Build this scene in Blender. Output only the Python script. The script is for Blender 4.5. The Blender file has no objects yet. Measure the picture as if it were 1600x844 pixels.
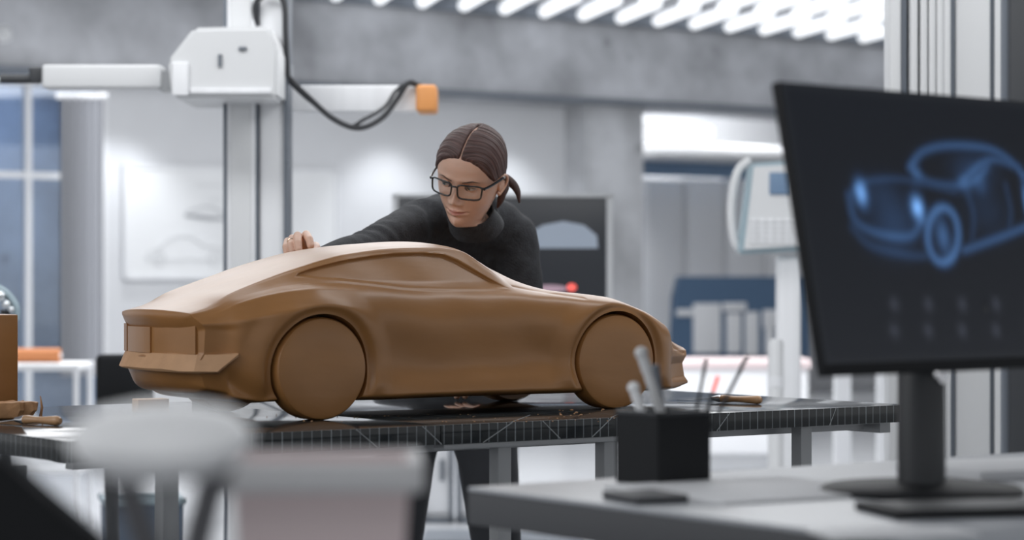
import bpy, bmesh, math, random
import numpy as np
from mathutils import Vector, Matrix
random.seed(7); rng = np.random.default_rng(7)
PI = math.pi
COL = bpy.context.scene.collection
# ---------------------------------------------------------------- frame of the photograph
F = 3778.0; HY = 432.0; CAMZ = 1.17          # 85 mm lens, camera level, 1.17 m above the floor
def W(px, py, d):                            # the point seen at a pixel, d metres in front of the camera
    return Vector(((px-800)/F*d, d, CAMZ-(py-HY)/F*d))
TH = math.radians(36)                        # the room's long axis runs right and away
EX = Vector((math.cos(TH), math.sin(TH), 0)); EY = Vector((-math.sin(TH), math.cos(TH), 0))
UP = Vector((0, 0, 1))
# ---------------------------------------------------------------- materials
def new_mat(name):
    m = bpy.data.materials.new(name); m.use_nodes = True
    nt = m.node_tree; return m, nt, nt.nodes['Principled BSDF']
def mat(name, col, rough=.5, metal=0, var=0, scale=8, bump=0, bscale=None, emit=None, es=0, coat=0, trans=0, stretch=None, ior=None, spec=None):
    m, nt, b = new_mat(name)
    b.inputs['Base Color'].default_value = (*col, 1); b.inputs['Roughness'].default_value = rough
    b.inputs['Metallic'].default_value = metal; b.inputs['Coat Weight'].default_value = coat
    b.inputs['Transmission Weight'].default_value = trans
    if ior: b.inputs['IOR'].default_value = ior
    if spec is not None: b.inputs['Specular IOR Level'].default_value = spec
    if emit: b.inputs['Emission Color'].default_value = (*emit, 1); b.inputs['Emission Strength'].default_value = es
    if var or bump:
        tc = nt.nodes.new('ShaderNodeTexCoord'); mp = nt.nodes.new('ShaderNodeMapping')
        nt.links.new(tc.outputs['Object'], mp.inputs['Vector'])
        if stretch: mp.inputs['Scale'].default_value = stretch
    if var:
        n = nt.nodes.new('ShaderNodeTexNoise'); n.inputs['Scale'].default_value = scale; n.inputs['Detail'].default_value = 6
        nt.links.new(mp.outputs['Vector'], n.inputs['Vector'])
        r = nt.nodes.new('ShaderNodeValToRGB'); r.color_ramp.elements[0].position = .3; r.color_ramp.elements[1].position = .7
        r.color_ramp.elements[0].color = (*[max(0, c*(1-var)) for c in col], 1)
        r.color_ramp.elements[1].color = (*[min(1, c*(1+var)) for c in col], 1)
        nt.links.new(n.outputs['Fac'], r.inputs['Fac']); nt.links.new(r.outputs['Color'], b.inputs['Base Color'])
    if bump:
        n2 = nt.nodes.new('ShaderNodeTexNoise'); n2.inputs['Scale'].default_value = bscale or scale; n2.inputs['Detail'].default_value = 5
        nt.links.new(mp.outputs['Vector'], n2.inputs['Vector'])
        bp = nt.nodes.new('ShaderNodeBump'); bp.inputs['Strength'].default_value = bump; bp.inputs['Distance'].default_value = .004
        nt.links.new(n2.outputs['Fac'], bp.inputs['Height']); nt.links.new(bp.outputs['Normal'], b.inputs['Normal'])
    return m
M = {}
M['clay'] = mat('clay', (.37, .170, .052), .42, var=.08, scale=9, bump=.18, bscale=26, stretch=(.5, 1, 1.6), spec=.45, coat=.42)
M['clay'].node_tree.nodes['Principled BSDF'].inputs['Coat Roughness'].default_value = .30
M['clay_raw'] = mat('clay_raw', (.50, .27, .13), .6, var=.2, scale=30, bump=.8, bscale=60)
M['clay_cut_lit'] = mat('clay_cut_lit', (.58, .34, .185), .6, var=.08, scale=20, bump=.3, bscale=60)  # scraped clay, its colour lightened further for the ledge's upward-facing light
M['cream'] = mat('cream', (.74, .50, .32), .6)
M['white_wall'] = mat('white_wall', (.70, .71, .73), .8, var=.02, scale=3)
M['white_panel'] = mat('white_panel', (.82, .83, .85), .45)
M['whiteboard'] = mat('whiteboard', (.84, .85, .86), .3)
M['white_plastic'] = mat('white_plastic', (.70, .71, .72), .4)
M['grey_metal'] = mat('grey_metal', (.30, .31, .32), .4, metal=.3)
M['alu'] = mat('alu', (.84, .85, .87), .5, metal=0, var=.06, scale=20, stretch=(1, 1, .05))
M['alu_dark'] = mat('alu_dark', (.16, .18, .21), .45, metal=.4)
M['dark_metal'] = mat('dark_metal', (.035, .038, .043), .45)
M['black_plastic'] = mat('black_plastic', (.012, .013, .015), .6, spec=.25)
M['screen_black'] = mat('screen_black', (.012, .014, .018), .32, emit=(.11, .125, .16), es=.06)
M['orange'] = mat('orange', (.75, .32, .10), .5)
M['dull_orange'] = mat('dull_orange', (.50, .19, .07), .7)
M['blue_panel'] = mat('blue_panel', (.085, .15, .25), .5)
M['blue_stripe'] = mat('blue_stripe', (.16, .25, .38), .5)
M['pale_blue'] = mat('pale_blue', (.35, .45, .50), .4)
M['sketch'] = mat('sketch', (.42, .43, .45), .7)
M['sketch_faint'] = mat('sketch_faint', (.72, .73, .74), .7)
M['tube'] = mat('tube', (.9, .9, .9), .4, emit=(.93, .96, 1), es=.85)
M['rubber'] = mat('rubber', (.03, .032, .036), .6)
M['wood'] = mat('wood', (.48, .27, .13), .4, var=.2, scale=20, stretch=(1, 1, .2), coat=.4)
M['steel'] = mat('steel', (.6, .6, .62), .22, metal=1)
M['chrome'] = mat('chrome', (.75, .78, .8), .08, metal=1)
M['pink_tub'] = mat('pink_tub', (.80, .67, .67), .6)
M['tub_rim'] = mat('tub_rim', (.66, .66, .67), .5)
M['lamp_white'] = mat('lamp_white', (.93, .94, .95), .5)
M['lamp_grey'] = mat('lamp_grey', (.13, .13, .14), .5)
M['paper'] = mat('paper', (.86, .87, .89), .7)
M['desk_top'] = mat('desk_top', (.38, .40, .43), .35, var=.04, scale=5)
M['desk_edge'] = mat('desk_edge', (.065, .068, .075), .5)
M['red'] = mat('red', (.75, .08, .07), .5, emit=(1, .15, .12), es=.7)
M['silver'] = mat('silver', (.86, .72, .55), .15, metal=1)
M['crate_blue'] = mat('crate_blue', (.10, .14, .20), .6)
M['sweater'] = mat('sweater', (.034, .036, .041), .85, var=.25, scale=60, bump=.5, bscale=240)
M['trousers'] = mat('trousers', (.03, .032, .038), .8)
M['skin'] = mat('skin', (.76, .49, .37), .45, var=.07, scale=14, bump=.08, bscale=120)
M['skin'].node_tree.nodes['Principled BSDF'].inputs['Subsurface Weight'].default_value = .12
M['skin'].node_tree.nodes['Principled BSDF'].inputs['Subsurface Radius'].default_value = (.012, .005, .003)
M['lip'] = mat('lip', (.58, .27, .215), .35)
M['brow'] = mat('brow', (.10, .06, .045), .8)
M['nail'] = mat('nail', (.68, .46, .40), .2)
M['eye_white'] = mat('eye_white', (.62, .58, .56), .2)
M['iris'] = mat('iris', (.10, .14, .15), .15)
M['pupil'] = mat('pupil', (.01, .01, .01), .1)
M['frame_black'] = mat('frame_black', (.012, .013, .016), .25, coat=.5)

def concrete(name, col, big=1.2):
    m, nt, b = new_mat(name); b.inputs['Roughness'].default_value = .8
    tc = nt.nodes.new('ShaderNodeTexCoord')
    n1 = nt.nodes.new('ShaderNodeTexNoise'); n1.inputs['Scale'].default_value = big; n1.inputs['Detail'].default_value = 8; n1.inputs['Roughness'].default_value = .6
    nt.links.new(tc.outputs['Object'], n1.inputs['Vector'])
    r = nt.nodes.new('ShaderNodeValToRGB'); e = r.color_ramp.elements
    e[0].position = .34; e[0].color = (*[c*.58 for c in col], 1); e[1].position = .66; e[1].color = (*[min(1, c*1.3) for c in col], 1)
    nt.links.new(n1.outputs['Fac'], r.inputs['Fac'])
    v = nt.nodes.new('ShaderNodeTexVoronoi'); v.inputs['Scale'].default_value = 2.2   # the small dark pits of board-cast concrete
    nt.links.new(tc.outputs['Object'], v.inputs['Vector'])
    pr = nt.nodes.new('ShaderNodeValToRGB'); p = pr.color_ramp.elements
    p[0].position = .05; p[0].color = (.5, .5, .5, 1); p[1].position = .12; p[1].color = (1, 1, 1, 1)
    nt.links.new(v.outputs['Distance'], pr.inputs['Fac'])
    mx = nt.nodes.new('ShaderNodeMix'); mx.data_type = 'RGBA'; mx.blend_type = 'MULTIPLY'; mx.inputs['Factor'].default_value = .7
    nt.links.new(r.outputs['Color'], mx.inputs['A']); nt.links.new(pr.outputs['Color'], mx.inputs['B'])
    nt.links.new(mx.outputs['Result'], b.inputs['Base Color'])
    return m
M['concrete'] = concrete('concrete', (.44, .45, .475))
M['concrete_light'] = concrete('concrete_light', (.52, .53, .55), .9)
M['floor'] = mat('floor', (.50, .51, .53), .22, var=.05, scale=1.2, bump=.05, bscale=2)

def glass_mat(name, tint, refl=.08, rough=.02):
    m = bpy.data.materials.new(name); m.use_nodes = True; nt = m.node_tree; nt.nodes.clear()
    o = nt.nodes.new('ShaderNodeOutputMaterial'); mix = nt.nodes.new('ShaderNodeMixShader')
    t = nt.nodes.new('ShaderNodeBsdfTransparent'); t.inputs['Color'].default_value = (*tint, 1)
    g = nt.nodes.new('ShaderNodeBsdfGlossy'); g.inputs['Roughness'].default_value = rough
    mix.inputs['Fac'].default_value = refl
    nt.links.new(t.outputs[0], mix.inputs[1]); nt.links.new(g.outputs[0], mix.inputs[2]); nt.links.new(mix.outputs[0], o.inputs[0])
    return m
M['glass'] = glass_mat('glass', (.80, .88, .97), .12)
M['lens'] = glass_mat('lens', (.98, .985, .99), .04)
M['clear'] = glass_mat('clear', (.82, .86, .9), .2, .1)

def mat_table():                              # dark glossy cutting mats with a fine printed grid
    m, nt, b = new_mat('cutting_mat'); b.inputs['Roughness'].default_value = .13; b.inputs['Specular IOR Level'].default_value = .34
    tc = nt.nodes.new('ShaderNodeTexCoord'); sp = nt.nodes.new('ShaderNodeSeparateXYZ')
    nt.links.new(tc.outputs['Object'], sp.inputs[0])
    def line(out, step, w, off=0.0):
        a = nt.nodes.new('ShaderNodeMath'); a.operation = 'ADD'; a.inputs[1].default_value = 50+off; nt.links.new(out, a.inputs[0])
        md = nt.nodes.new('ShaderNodeMath'); md.operation = 'MODULO'; md.inputs[1].default_value = step; nt.links.new(a.outputs[0], md.inputs[0])
        l = nt.nodes.new('ShaderNodeMath'); l.operation = 'LESS_THAN'; l.inputs[1].default_value = w; nt.links.new(md.outputs[0], l.inputs[0])
        return l.outputs[0]
    def comb(a, c, op='MAXIMUM'):
        x = nt.nodes.new('ShaderNodeMath'); x.operation = op; nt.links.new(a, x.inputs[0])
        if isinstance(c, float): x.inputs[1].default_value = c
        else: nt.links.new(c, x.inputs[1])
        return x.outputs[0]
    d = nt.nodes.new('ShaderNodeMath'); d.operation = 'SUBTRACT'; nt.links.new(sp.outputs['X'], d.inputs[0]); nt.links.new(sp.outputs['Y'], d.inputs[1])
    thin = comb(line(sp.outputs['X'], .02, .0019, -.004), line(sp.outputs['Y'], .02, .0010, -.004))
    bold = comb(line(sp.outputs['X'], .10, .0020, -.004), line(sp.outputs['Y'], .10, .0014, -.004))
    fac = comb(comb(thin, .42, 'MULTIPLY'), comb(bold, .62, 'MULTIPLY'))
    n = nt.nodes.new('ShaderNodeTexNoise'); n.inputs['Scale'].default_value = 6; n.inputs['Detail'].default_value = 6
    nt.links.new(tc.outputs['Object'], n.inputs['Vector'])
    rr = nt.nodes.new('ShaderNodeMapRange'); rr.inputs['To Min'].default_value = .03; rr.inputs['To Max'].default_value = .15
    nt.links.new(n.outputs['Fac'], rr.inputs['Value']); nt.links.new(rr.outputs[0], b.inputs['Roughness'])
    mx = nt.nodes.new('ShaderNodeMix'); mx.data_type = 'RGBA'; nt.links.new(fac, mx.inputs['Factor'])
    mx.inputs['A'].default_value = (.015, .018, .020, 1); mx.inputs['B'].default_value = (.36, .40, .42, 1)
    nt.links.new(mx.outputs['Result'], b.inputs['Base Color'])
    return m
M['mat'] = mat_table()

def hair_mat():
    m, nt, b = new_mat('hair'); b.inputs['Roughness'].default_value = .55
    uv = nt.nodes.new('ShaderNodeUVMap'); mp = nt.nodes.new('ShaderNodeMapping'); mp.inputs['Scale'].default_value = (150, 3, 1)
    nt.links.new(uv.outputs[0], mp.inputs[0])
    n = nt.nodes.new('ShaderNodeTexNoise'); n.inputs['Scale'].default_value = 1; n.inputs['Detail'].default_value = 4
    nt.links.new(mp.outputs[0], n.inputs['Vector'])
    r = nt.nodes.new('ShaderNodeValToRGB'); e = r.color_ramp.elements
    e[0].position = .33; e[0].color = (.036, .019, .017, 1); e[1].position = .72; e[1].color = (.15, .078, .068, 1)
    nt.links.new(n.outputs['Fac'], r.inputs['Fac']); nt.links.new(r.outputs['Color'], b.inputs['Base Color'])
    bp = nt.nodes.new('ShaderNodeBump'); bp.inputs['Strength'].default_value = .6; bp.inputs['Distance'].default_value = .003
    nt.links.new(n.outputs['Fac'], bp.inputs['Height']); nt.links.new(bp.outputs[0], b.inputs['Normal'])
    return m
M['hair'] = hair_mat()

# ---------------------------------------------------------------- object helpers
def tag(o, label=None, cat=None, group=None, kind=None):
    if label: o['label'] = label
    if cat: o['category'] = cat
    if group: o['group'] = group
    if kind: o['kind'] = kind
    return o
def empty(name, loc=(0, 0, 0), rz=0, label=None, cat=None, group=None):
    o = bpy.data.objects.new(name, None); COL.objects.link(o); o.location = loc; o.rotation_euler = (0, 0, rz)
    o.empty_display_size = .05
    return tag(o, label, cat, group)
def link(name, me, m, parent=None, smooth=None):
    o = bpy.data.objects.new(name, me); COL.objects.link(o)
    if m is not None:
        for q in (m if isinstance(m, (list, tuple)) else [m]): me.materials.append(M[q])
    if parent is not None: o.parent = parent
    if smooth is not None:
        for p in me.polygons: p.use_smooth = True
        me.set_sharp_from_angle(angle=math.radians(smooth))
    return o
def mesh_np(name, V, Fc):
    me = bpy.data.meshes.new(name); me.from_pydata([tuple(v) for v in V], [], [tuple(f) for f in Fc]); me.update()
    bm = bmesh.new(); bm.from_mesh(me); bmesh.ops.recalc_face_normals(bm, faces=bm.faces); bm.to_mesh(me); bm.free()
    return me
class MB:                                      # collects shapes, links them as one mesh
    def __init__(s): s.bm = bmesh.new(); s.mi = 0
    def _new(s, vs, T):
        for v in vs: v.co = T @ v.co
        for f in {f for v in vs for f in v.link_faces}: f.material_index = s.mi
        return s
    def box(s, c, size, rz=0, bev=0, T=None, rx=0, ry=0):
        r = bmesh.ops.create_cube(s.bm, size=1); vs = r['verts']
        for v in vs: v.co = Vector((v.co.x*size[0], v.co.y*size[1], v.co.z*size[2]))
        if bev:
            es = list({e for v in vs for e in v.link_edges})
            rr = bmesh.ops.bevel(s.bm, geom=es, offset=bev, segments=3, affect='EDGES', profile=.5)
            vs = list({v for f in rr['faces'] for v in f.verts} | {v for v in vs if v.is_valid})
        TT = Matrix.Translation(Vector(c)) @ Matrix.Rotation(rz, 4, 'Z') @ Matrix.Rotation(ry, 4, 'Y') @ Matrix.Rotation(rx, 4, 'X')
        if T is not None: TT = T @ TT
        return s._new(vs, TT)
    def cyl(s, a, b, r1, r2=None, n=24, caps=True):
        a, b = Vector(a), Vector(b); d = b-a; L = d.length
        r = bmesh.ops.create_cone(s.bm, cap_ends=caps, segments=n, radius1=r1, radius2=r1 if r2 is None else r2, depth=L)
        return s._new(r['verts'], Matrix.Translation((a+b)/2) @ d.to_track_quat('Z', 'Y').to_matrix().to_4x4())
    def ball(s, c, r, sc=(1, 1, 1), n=20, R=None):
        q = bmesh.ops.create_uvsphere(s.bm, u_segments=n, v_segments=max(8, n//2+2), radius=r)
        T = Matrix.Translation(Vector(c)) @ (R if R is not None else Matrix.Identity(4)) @ Matrix.Diagonal((*sc, 1))
        return s._new(q['verts'], T)
    def lathe(s, prof, c=(0, 0, 0), n=32, T=None):
        rings = []; c = Vector(c)
        for r, z in prof:
            rings.append([s.bm.verts.new((r*math.cos(2*PI*i/n), r*math.sin(2*PI*i/n), z)) for i in range(n)])
        fs = []
        for A, B in zip(rings, rings[1:]):
            for i in range(n): fs.append(s.bm.faces.new((A[i], A[(i+1) % n], B[(i+1) % n], B[i])))
        if prof[0][0] > 1e-5: fs.append(s.bm.faces.new(rings[0][::-1]))
        if prof[-1][0] > 1e-5: fs.append(s.bm.faces.new(rings[-1]))
        vs = [v for R_ in rings for v in R_]
        return s._new(vs, Matrix.Translation(c) @ (T if T is not None else Matrix.Identity(4)))
    def prism(s, pts, a, b):                    # closed polygon of 3-D points, extruded by vector b from offset a
        a, b = Vector(a), Vector(b)
        A = [s.bm.verts.new(Vector(p)+a) for p in pts]; B = [s.bm.verts.new(Vector(p)+a+b) for p in pts]
        s.bm.faces.new(A[::-1]); s.bm.faces.new(B)
        for i in range(len(pts)): s.bm.faces.new((A[i], A[(i+1) % len(pts)], B[(i+1) % len(pts)], B[i]))
        return s._new(A+B, Matrix.Identity(4))
    def tube(s, pts, r, n=12, closed=False):
        P = [Vector(p) for p in pts]; N = len(P); rings = []; prev = None
        rr = r if isinstance(r, (list, tuple)) else [r]*N
        for i, p in enumerate(P):
            if closed: t = (P[(i+1) % N]-P[i-1])
            else: t = (P[min(i+1, N-1)]-P[max(i-1, 0)])
            t.normalize()
            if prev is None: u = t.orthogonal().normalized()
            else:
                u = prev - t*prev.dot(t); u.normalize()
            prev = u; v = t.cross(u)
            rings.append([s.bm.verts.new(p+(u*math.cos(2*PI*k/n)+v*math.sin(2*PI*k/n))*rr[i]) for k in range(n)])
        for i in range(N if closed else N-1):
            A, B = rings[i], rings[(i+1) % N]
            for k in range(n): s.bm.faces.new((A[k], A[(k+1) % n], B[(k+1) % n], B[k]))
        if not closed: s.bm.faces.new(rings[0][::-1]); s.bm.faces.new(rings[-1])
        return s._new([v for R_ in rings for v in R_], Matrix.Identity(4))
    def build(s, name, m, parent=None, smooth=35):
        bmesh.ops.recalc_face_normals(s.bm, faces=s.bm.faces)
        me = bpy.data.meshes.new(name); s.bm.to_mesh(me); s.bm.free()
        return link(name, me, m, parent, smooth)
def spline(pts, n=10):                         # Catmull-Rom through the points
    P = [Vector(p) for p in pts]; P = [P[0]*2-P[1]]+P+[P[-1]*2-P[-2]]; out = []
    for i in range(1, len(P)-2):
        for k in range(n):
            t = k/n; a, b, c, d = P[i-1:i+3]
            out.append(.5*((2*b)+(c-a)*t+(2*a-5*b+4*c-d)*t*t+(3*b-3*c+d-a)*t**3))
    out.append(P[-2]); return out
def copy_tree(o, parent=None):
    c = o.copy(); COL.objects.link(c)
    if parent is not None: c.parent = parent
    for ch in o.children: copy_tree(ch, c)
    return c
def boxin(root, name, m, c, size, bev=0, parent=None, rz=0, **k):
    b = MB(); b.box(c, size, rz=rz, bev=bev, **k); return b.build(name, m, parent if parent is not None else root)

# ================================================================ ROOM (long axis EX, depth axis EY)
RZ = TH
def onwall(px, off=0.0):                       # where the line of sight of a column meets the back wall line
    P0 = Vector((-.583, 20.0, 0)) - EY*off; a = (px-800)/F
    t = (a*P0.y-P0.x)/(EX.x-a*EX.y); p = P0+EX*t
    return p, t
def wz(py, px, off=0.0):                       # height of a pixel row on the wall line
    p, t = onwall(px, off); return CAMZ-(py-HY)/F*p.y
WALL0 = Vector((-.583, 20.0, 0))
fl = boxin(None, 'floor', 'floor', (3, 16, -.05), (60, 64, .1)); tag(fl, kind='structure')
CEIL = 3.42
ce = boxin(None, 'ceiling', 'concrete', WALL0+EX*6-EY*10+UP*(CEIL+.1), (50, 24, .2), rz=RZ); tag(ce, kind='structure')
ZB = wz(172, 1000); ZT = wz(40, 900)
# concrete beam along the back wall
tb = [onwall(-420, 0)[1], onwall(2300, 0)[1]]
b = MB(); b.box(WALL0+EX*(tb[0]+tb[1])/2-EY*.0+UP*(ZB+CEIL)/2, (tb[1]-tb[0], .8, CEIL-ZB), rz=RZ)
o = b.build('trim_1', 'concrete'); tag(o, kind='structure', label='deep raw concrete beam across the back of the hall')
b = MB(); b.box(WALL0+EX*(tb[0]+tb[1])/2-EY*.43+UP*(ZT+.06), (tb[1]-tb[0], .08, .16), rz=RZ)
o = b.build('trim_2', 'alu_dark'); tag(o, kind='structure', label='dark cable ledge along the top of the concrete beam')
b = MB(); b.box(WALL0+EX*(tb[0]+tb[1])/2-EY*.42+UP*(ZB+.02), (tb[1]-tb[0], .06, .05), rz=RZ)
o = b.build('trim_3', 'alu_dark'); tag(o, kind='structure', label='dark strip along the foot of the beam')
# white partition wall below the beam, from the window's jamb to the pillar
t0 = onwall(160)[1]; t1 = onwall(928)[1]
b = MB(); b.box(WALL0+EX*(t0+t1)/2+EY*.05+UP*ZB/2, (t1-t0, .12, ZB), rz=RZ)
o = b.build('wall_back', 'white_wall'); tag(o, kind='structure')
b = MB(); b.box(WALL0+EX*(t0+t1)/2-EY*.03+UP*.06, (t1-t0, .03, .12), rz=RZ)
o = b.build('baseboard_back', 'alu_dark'); tag(o, kind='structure')
# pillar
pa = onwall(915, .3)[1]; pb = onwall(1004, .3)[1]
b = MB(); b.box(WALL0+EX*(pa+pb)/2-EY*.0+UP*ZB/2, (pb-pa, .62, ZB), rz=RZ)
o = b.build('trim_4', 'concrete_light'); tag(o, kind='structure', label='raw concrete pillar right of the wall mounted screen')
# glazed partition at the left (x 0-160)
def window_part():
    a = onwall(-160)[1]; c = onwall(160)[1]
    root = tag(empty('window_1', WALL0+EX*(a+c)/2, RZ), kind='structure')
    w = c-a
    g = boxin(root, 'window_pane', 'glass', (0, 0, (ZB)/2), (w, .01, ZB-.04))
    fr = MB()
    fr.box((0, 0, ZB-.03), (w, .08, .06)); fr.box((0, 0, .04), (w, .08, .08)); fr.box((w/2-.02, 0, ZB/2), (.07, .1, ZB)); fr.box((-w/2, 0, ZB/2), (.06, .1, ZB))
    fr.build('window_frame', 'white_panel', root)
    mu = MB()
    tm = onwall(42)[1]-(a+c)/2
    mu.box((tm, 0, ZB/2), (.045, .07, ZB))
    mu.box((0, 0, wz(275, 80)), (w, .06, .045))
    mu.build('mullion', 'alu', root)
    return root
window_part()
# the room behind the glazing: a concrete wall and a ribbed grey duct
bk = onwall(60)[0]+EY*2.2
o = boxin(None, 'wall_left', 'concrete_light', bk-EX*1+UP*1.75, (7.5, .2, 3.5), rz=RZ); tag(o, kind='structure')
# right bay: recessed soffit, bright clerestory and white cupboards
def bay():
    a = onwall(1000)[1]; c = onwall(2500)[1]; off = 2.2
    P = WALL0+EY*off
    b = MB(); b.box(P+EX*(a+c)/2+UP*1.4, (c-a+3, .15, 3.3), rz=RZ); o = b.build('wall_far', 'white_wall'); tag(o, kind='structure')
bay()

def wall_item(px0, px1, py0, py1, off, thick):  # centre/size in room axes of a thing standing off the back wall line
    a = onwall(px0, off)[1]; c = onwall(px1, off)[1]
    z1 = wz(py0, (px0+px1)/2, off); z0 = wz(py1, (px0+px1)/2, off)
    P = WALL0-EY*off+EX*(a+c)/2
    return P, c-a, z0, z1
# suspended box light in the bay and its soffit
P, w, z0, z1 = wall_item(1004, 1300, 228, 254, -.9, 1)
r = empty('bulkhead', P, RZ, 'long white rounded bulkhead over the blue stripe in the right bay', 'bulkhead')
boxin(r, 'casing', 'white_plastic', (0, .1, (z0+z1)/2), (w, .6, z1-z0), bev=.05)
boxin(r, 'stripe', 'blue_stripe', (0, .25, z0-.07), (w, .06, .14))
P, w, z0, z1 = wall_item(1002, 1110, 195, 223, -.3, 1)
r = empty('light_box', P, RZ, 'bright white light box between pillar and bulkhead in the right bay', 'light')
boxin(r, 'housing', 'alu', (0, .1, (z0+z1)/2), (w+.02, .1, z1-z0+.02))
boxin(r, 'diffuser', 'tube', (0, 0, (z0+z1)/2), (w, .12, z1-z0), bev=.02)
# cupboards in the bay
for i, (x0, x1) in enumerate([(1008, 1069), (1070, 1132), (1133, 1194), (1195, 1262)]):
    P, w, z0, z1 = wall_item(x0, x1, 280, 560, -1.4, .5)
    lab = ['tall white cupboard nearest the concrete pillar', 'tall white cupboard second from the concrete pillar', 'tall white cupboard behind the control console screen', 'tall white cupboard partly hidden behind the big monitor'][i]
    r = empty('tall_cupboard', P, RZ, lab, 'cupboard', 'white cupboards in the right bay')
    boxin(r, 'body', 'white_panel', (0, .25, z1/2), (w-.01, .46, z1))
    boxin(r, 'door', 'white_panel', (0, -.0, z1/2+.05), (w-.05, .03, z1-.14), bev=.006)
    boxin(r, 'handle', 'alu_dark', (w/2-.08, -.025, 1.0), (.02, .02, .2))
# blue banner with white block lettering
P, w, z0, z1 = wall_item(1052, 1262, 432, 565, .2, .1)
r = empty('blue_partition', P, RZ, 'low blue partition with tall white block shapes behind the console post', 'partition')
pts = [(-w/2-.03, 0, z0+.05), (-w/2, 0, z1-.18), (-w/2+.06, 0, z1), (w/2, 0, z1), (w/2, 0, z0)]
b = MB(); b.prism(pts, (0, -.03, 0), (0, .06, 0)); b.build('panel', 'blue_panel', r)
boxin(r, 'foot', 'alu_dark', (0, 0, z0/2+.02), (w*.9, .1, z0+.04))
def bl(px0, px1, py0, py1, nm='white_block'):
    a = onwall(px0, .2)[1]-onwall((1052+1262)/2, .2)[1]; c = onwall(px1, .2)[1]-onwall((1052+1262)/2, .2)[1]
    q1 = wz(py0, (px0+px1)/2, .2); q0 = wz(py1, (px0+px1)/2, .2)
    boxin(r, nm, 'white_panel', ((a+c)/2, -.045, (q0+q1)/2), (c-a, .03, q1-q0), bev=.01)
bl(1050, 1075, 483, 494); bl(1076, 1118, 474, 552); bl(1122, 1158, 473, 486); bl(1128, 1150, 489, 552); bl(1157, 1177, 487, 556); bl(1185, 1208, 484, 512); bl(1188, 1202, 512, 555)
p_, t_ = onwall(6, .42); q = empty('beam_fixture', Vector((p_.x, p_.y, wz(53, 6, .42))), RZ, 'small round white fixture on the concrete beam at the far left', 'fixture')
b = MB(); b.cyl((0, .03, 0), (0, -.01, 0), .06); b.build('base', 'alu', q); b = MB(); b.ball((0, -.02, 0), .05); b.build('dome', 'white_plastic', q)
# downlights that wash the white wall, 3 pools
for px in (238, 668, 852):
    p, t = onwall(px, .62 if px < 1000 else .75)
    L = bpy.data.lights.new('downlight', 'SPOT'); L.energy = 26 if px < 1000 else 45; L.spot_size = 1.5; L.spot_blend = .8; L.shadow_soft_size = .06; L.color = (.93, .96, 1)
    o = bpy.data.objects.new('downlight', L); COL.objects.link(o); o.location = p+UP*(ZB-.06); o.rotation_euler = Vector((EY*(.35 if px < 1000 else 1.5)-UP)).to_track_quat('-Z', 'Y').to_euler()
# whiteboard with pencilled car sketches
P, w, z0, z1 = wall_item(192, 522, 264, 434, .02, .04)
r = empty('whiteboard', P-EY*.02, RZ, 'large white drawing board with faint car sketches behind the measuring column', 'whiteboard')
boxin(r, 'board', 'whiteboard', (0, 0, (z0+z1)/2), (w, .03, z1-z0))
b = MB(); hz = (z0+z1)/2
for sx in (-1, 1): b.box((sx*w/2, -.01, hz), (.025, .045, z1-z0+.025))
for z in (z0, z1): b.box((0, -.01, z), (w, .045, .025))
b.build('frame', 'alu', r)
def brd(px, py): p, t = onwall(px, .05); return Vector((t-onwall((192+522)/2, .02)[1], -.022, wz(py, px, .05)))
b = MB(); b.tube([brd(283, 337), brd(300, 338), brd(322, 341), brd(345, 342)], [.008, .016, .016, .008], 8); b.tube(spline([brd(283, 334), brd(300, 326), brd(325, 324), brd(346, 337)]), .004, 6)
b.build('dark_sketch', 'sketch', r)
def fs(b): b.build('faint_sketch', 'sketch_faint', r); return MB()
b = MB(); b.tube(spline([brd(222, 405), brd(225, 395), brd(245, 386), brd(262, 372), brd(290, 370), brd(312, 384), brd(340, 390), brd(346, 405)]), .006, 6)
b.tube([brd(222, 406), brd(346, 406)], .005, 6); b = fs(b)
for q in (243, 328):
    b.tube([brd(q+9*math.cos(a*PI/8), 404+9*math.sin(a*PI/8)) for a in range(16)], .006, 6, closed=True); b = fs(b)
for yy, x0, x1 in ((290, 300, 340), (312, 322, 338)): b.tube([brd(x0, yy), brd(x1, yy)], .004, 6); b = fs(b)
b.bm.free()

# ---- ceiling tube lights: rows along EX, each tube 1.2 m, turned a little from the room's depth axis
tdir = Vector((.24, -1.15, 0)).normalized()
TZ = CAMZ+2.19
def tube_light():
    r = empty('tube_light', (0, 0, 0), 0, 'glowing white tube lamp in the staggered rows under the concrete ceiling', 'ceiling light', 'tube lamps in rows under the ceiling')
    b = MB(); b.cyl((0, 0, 0), (0, 1.12, 0), .048, n=16); b.ball((0, 0, 0), .048, n=14); b.ball((0, 1.12, 0), .048, n=14); b.build('tube', 'tube', r)
    b = MB(); b.box((0, .56, .09), (.05, 1.1, .05)); b.box((0, .2, (CEIL-TZ)/2+.03), (.02, .02, CEIL-TZ-.06)); b.box((0, .9, (CEIL-TZ)/2+.03), (.02, .02, CEIL-TZ-.06)); b.build('fitting', 'alu_dark', r)
    return r
proto = tube_light(); first = True
A0 = Vector((2.89, 21.9, 0)); ang = math.atan2(tdir.y, tdir.x)-PI/2
for row in range(4):
    start = A0+Vector((.0, -1.40, 0))*row + EX*(.17 if row % 2 else 0)
    for i in range(-16, 9):
        p = start+EX*(.405*i)
        px = 800+F*p.x/p.y; py = HY-F*(TZ-CAMZ)/p.y
        e = p+tdir*1.12; pye = HY-F*(TZ-CAMZ)/e.y
        if px < 430 or px > 1640 or py < -8: continue
        o = proto if first else copy_tree(proto); first = False
        o.location = (p.x, p.y, TZ); o.rotation_euler = (0, 0, ang)

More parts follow.
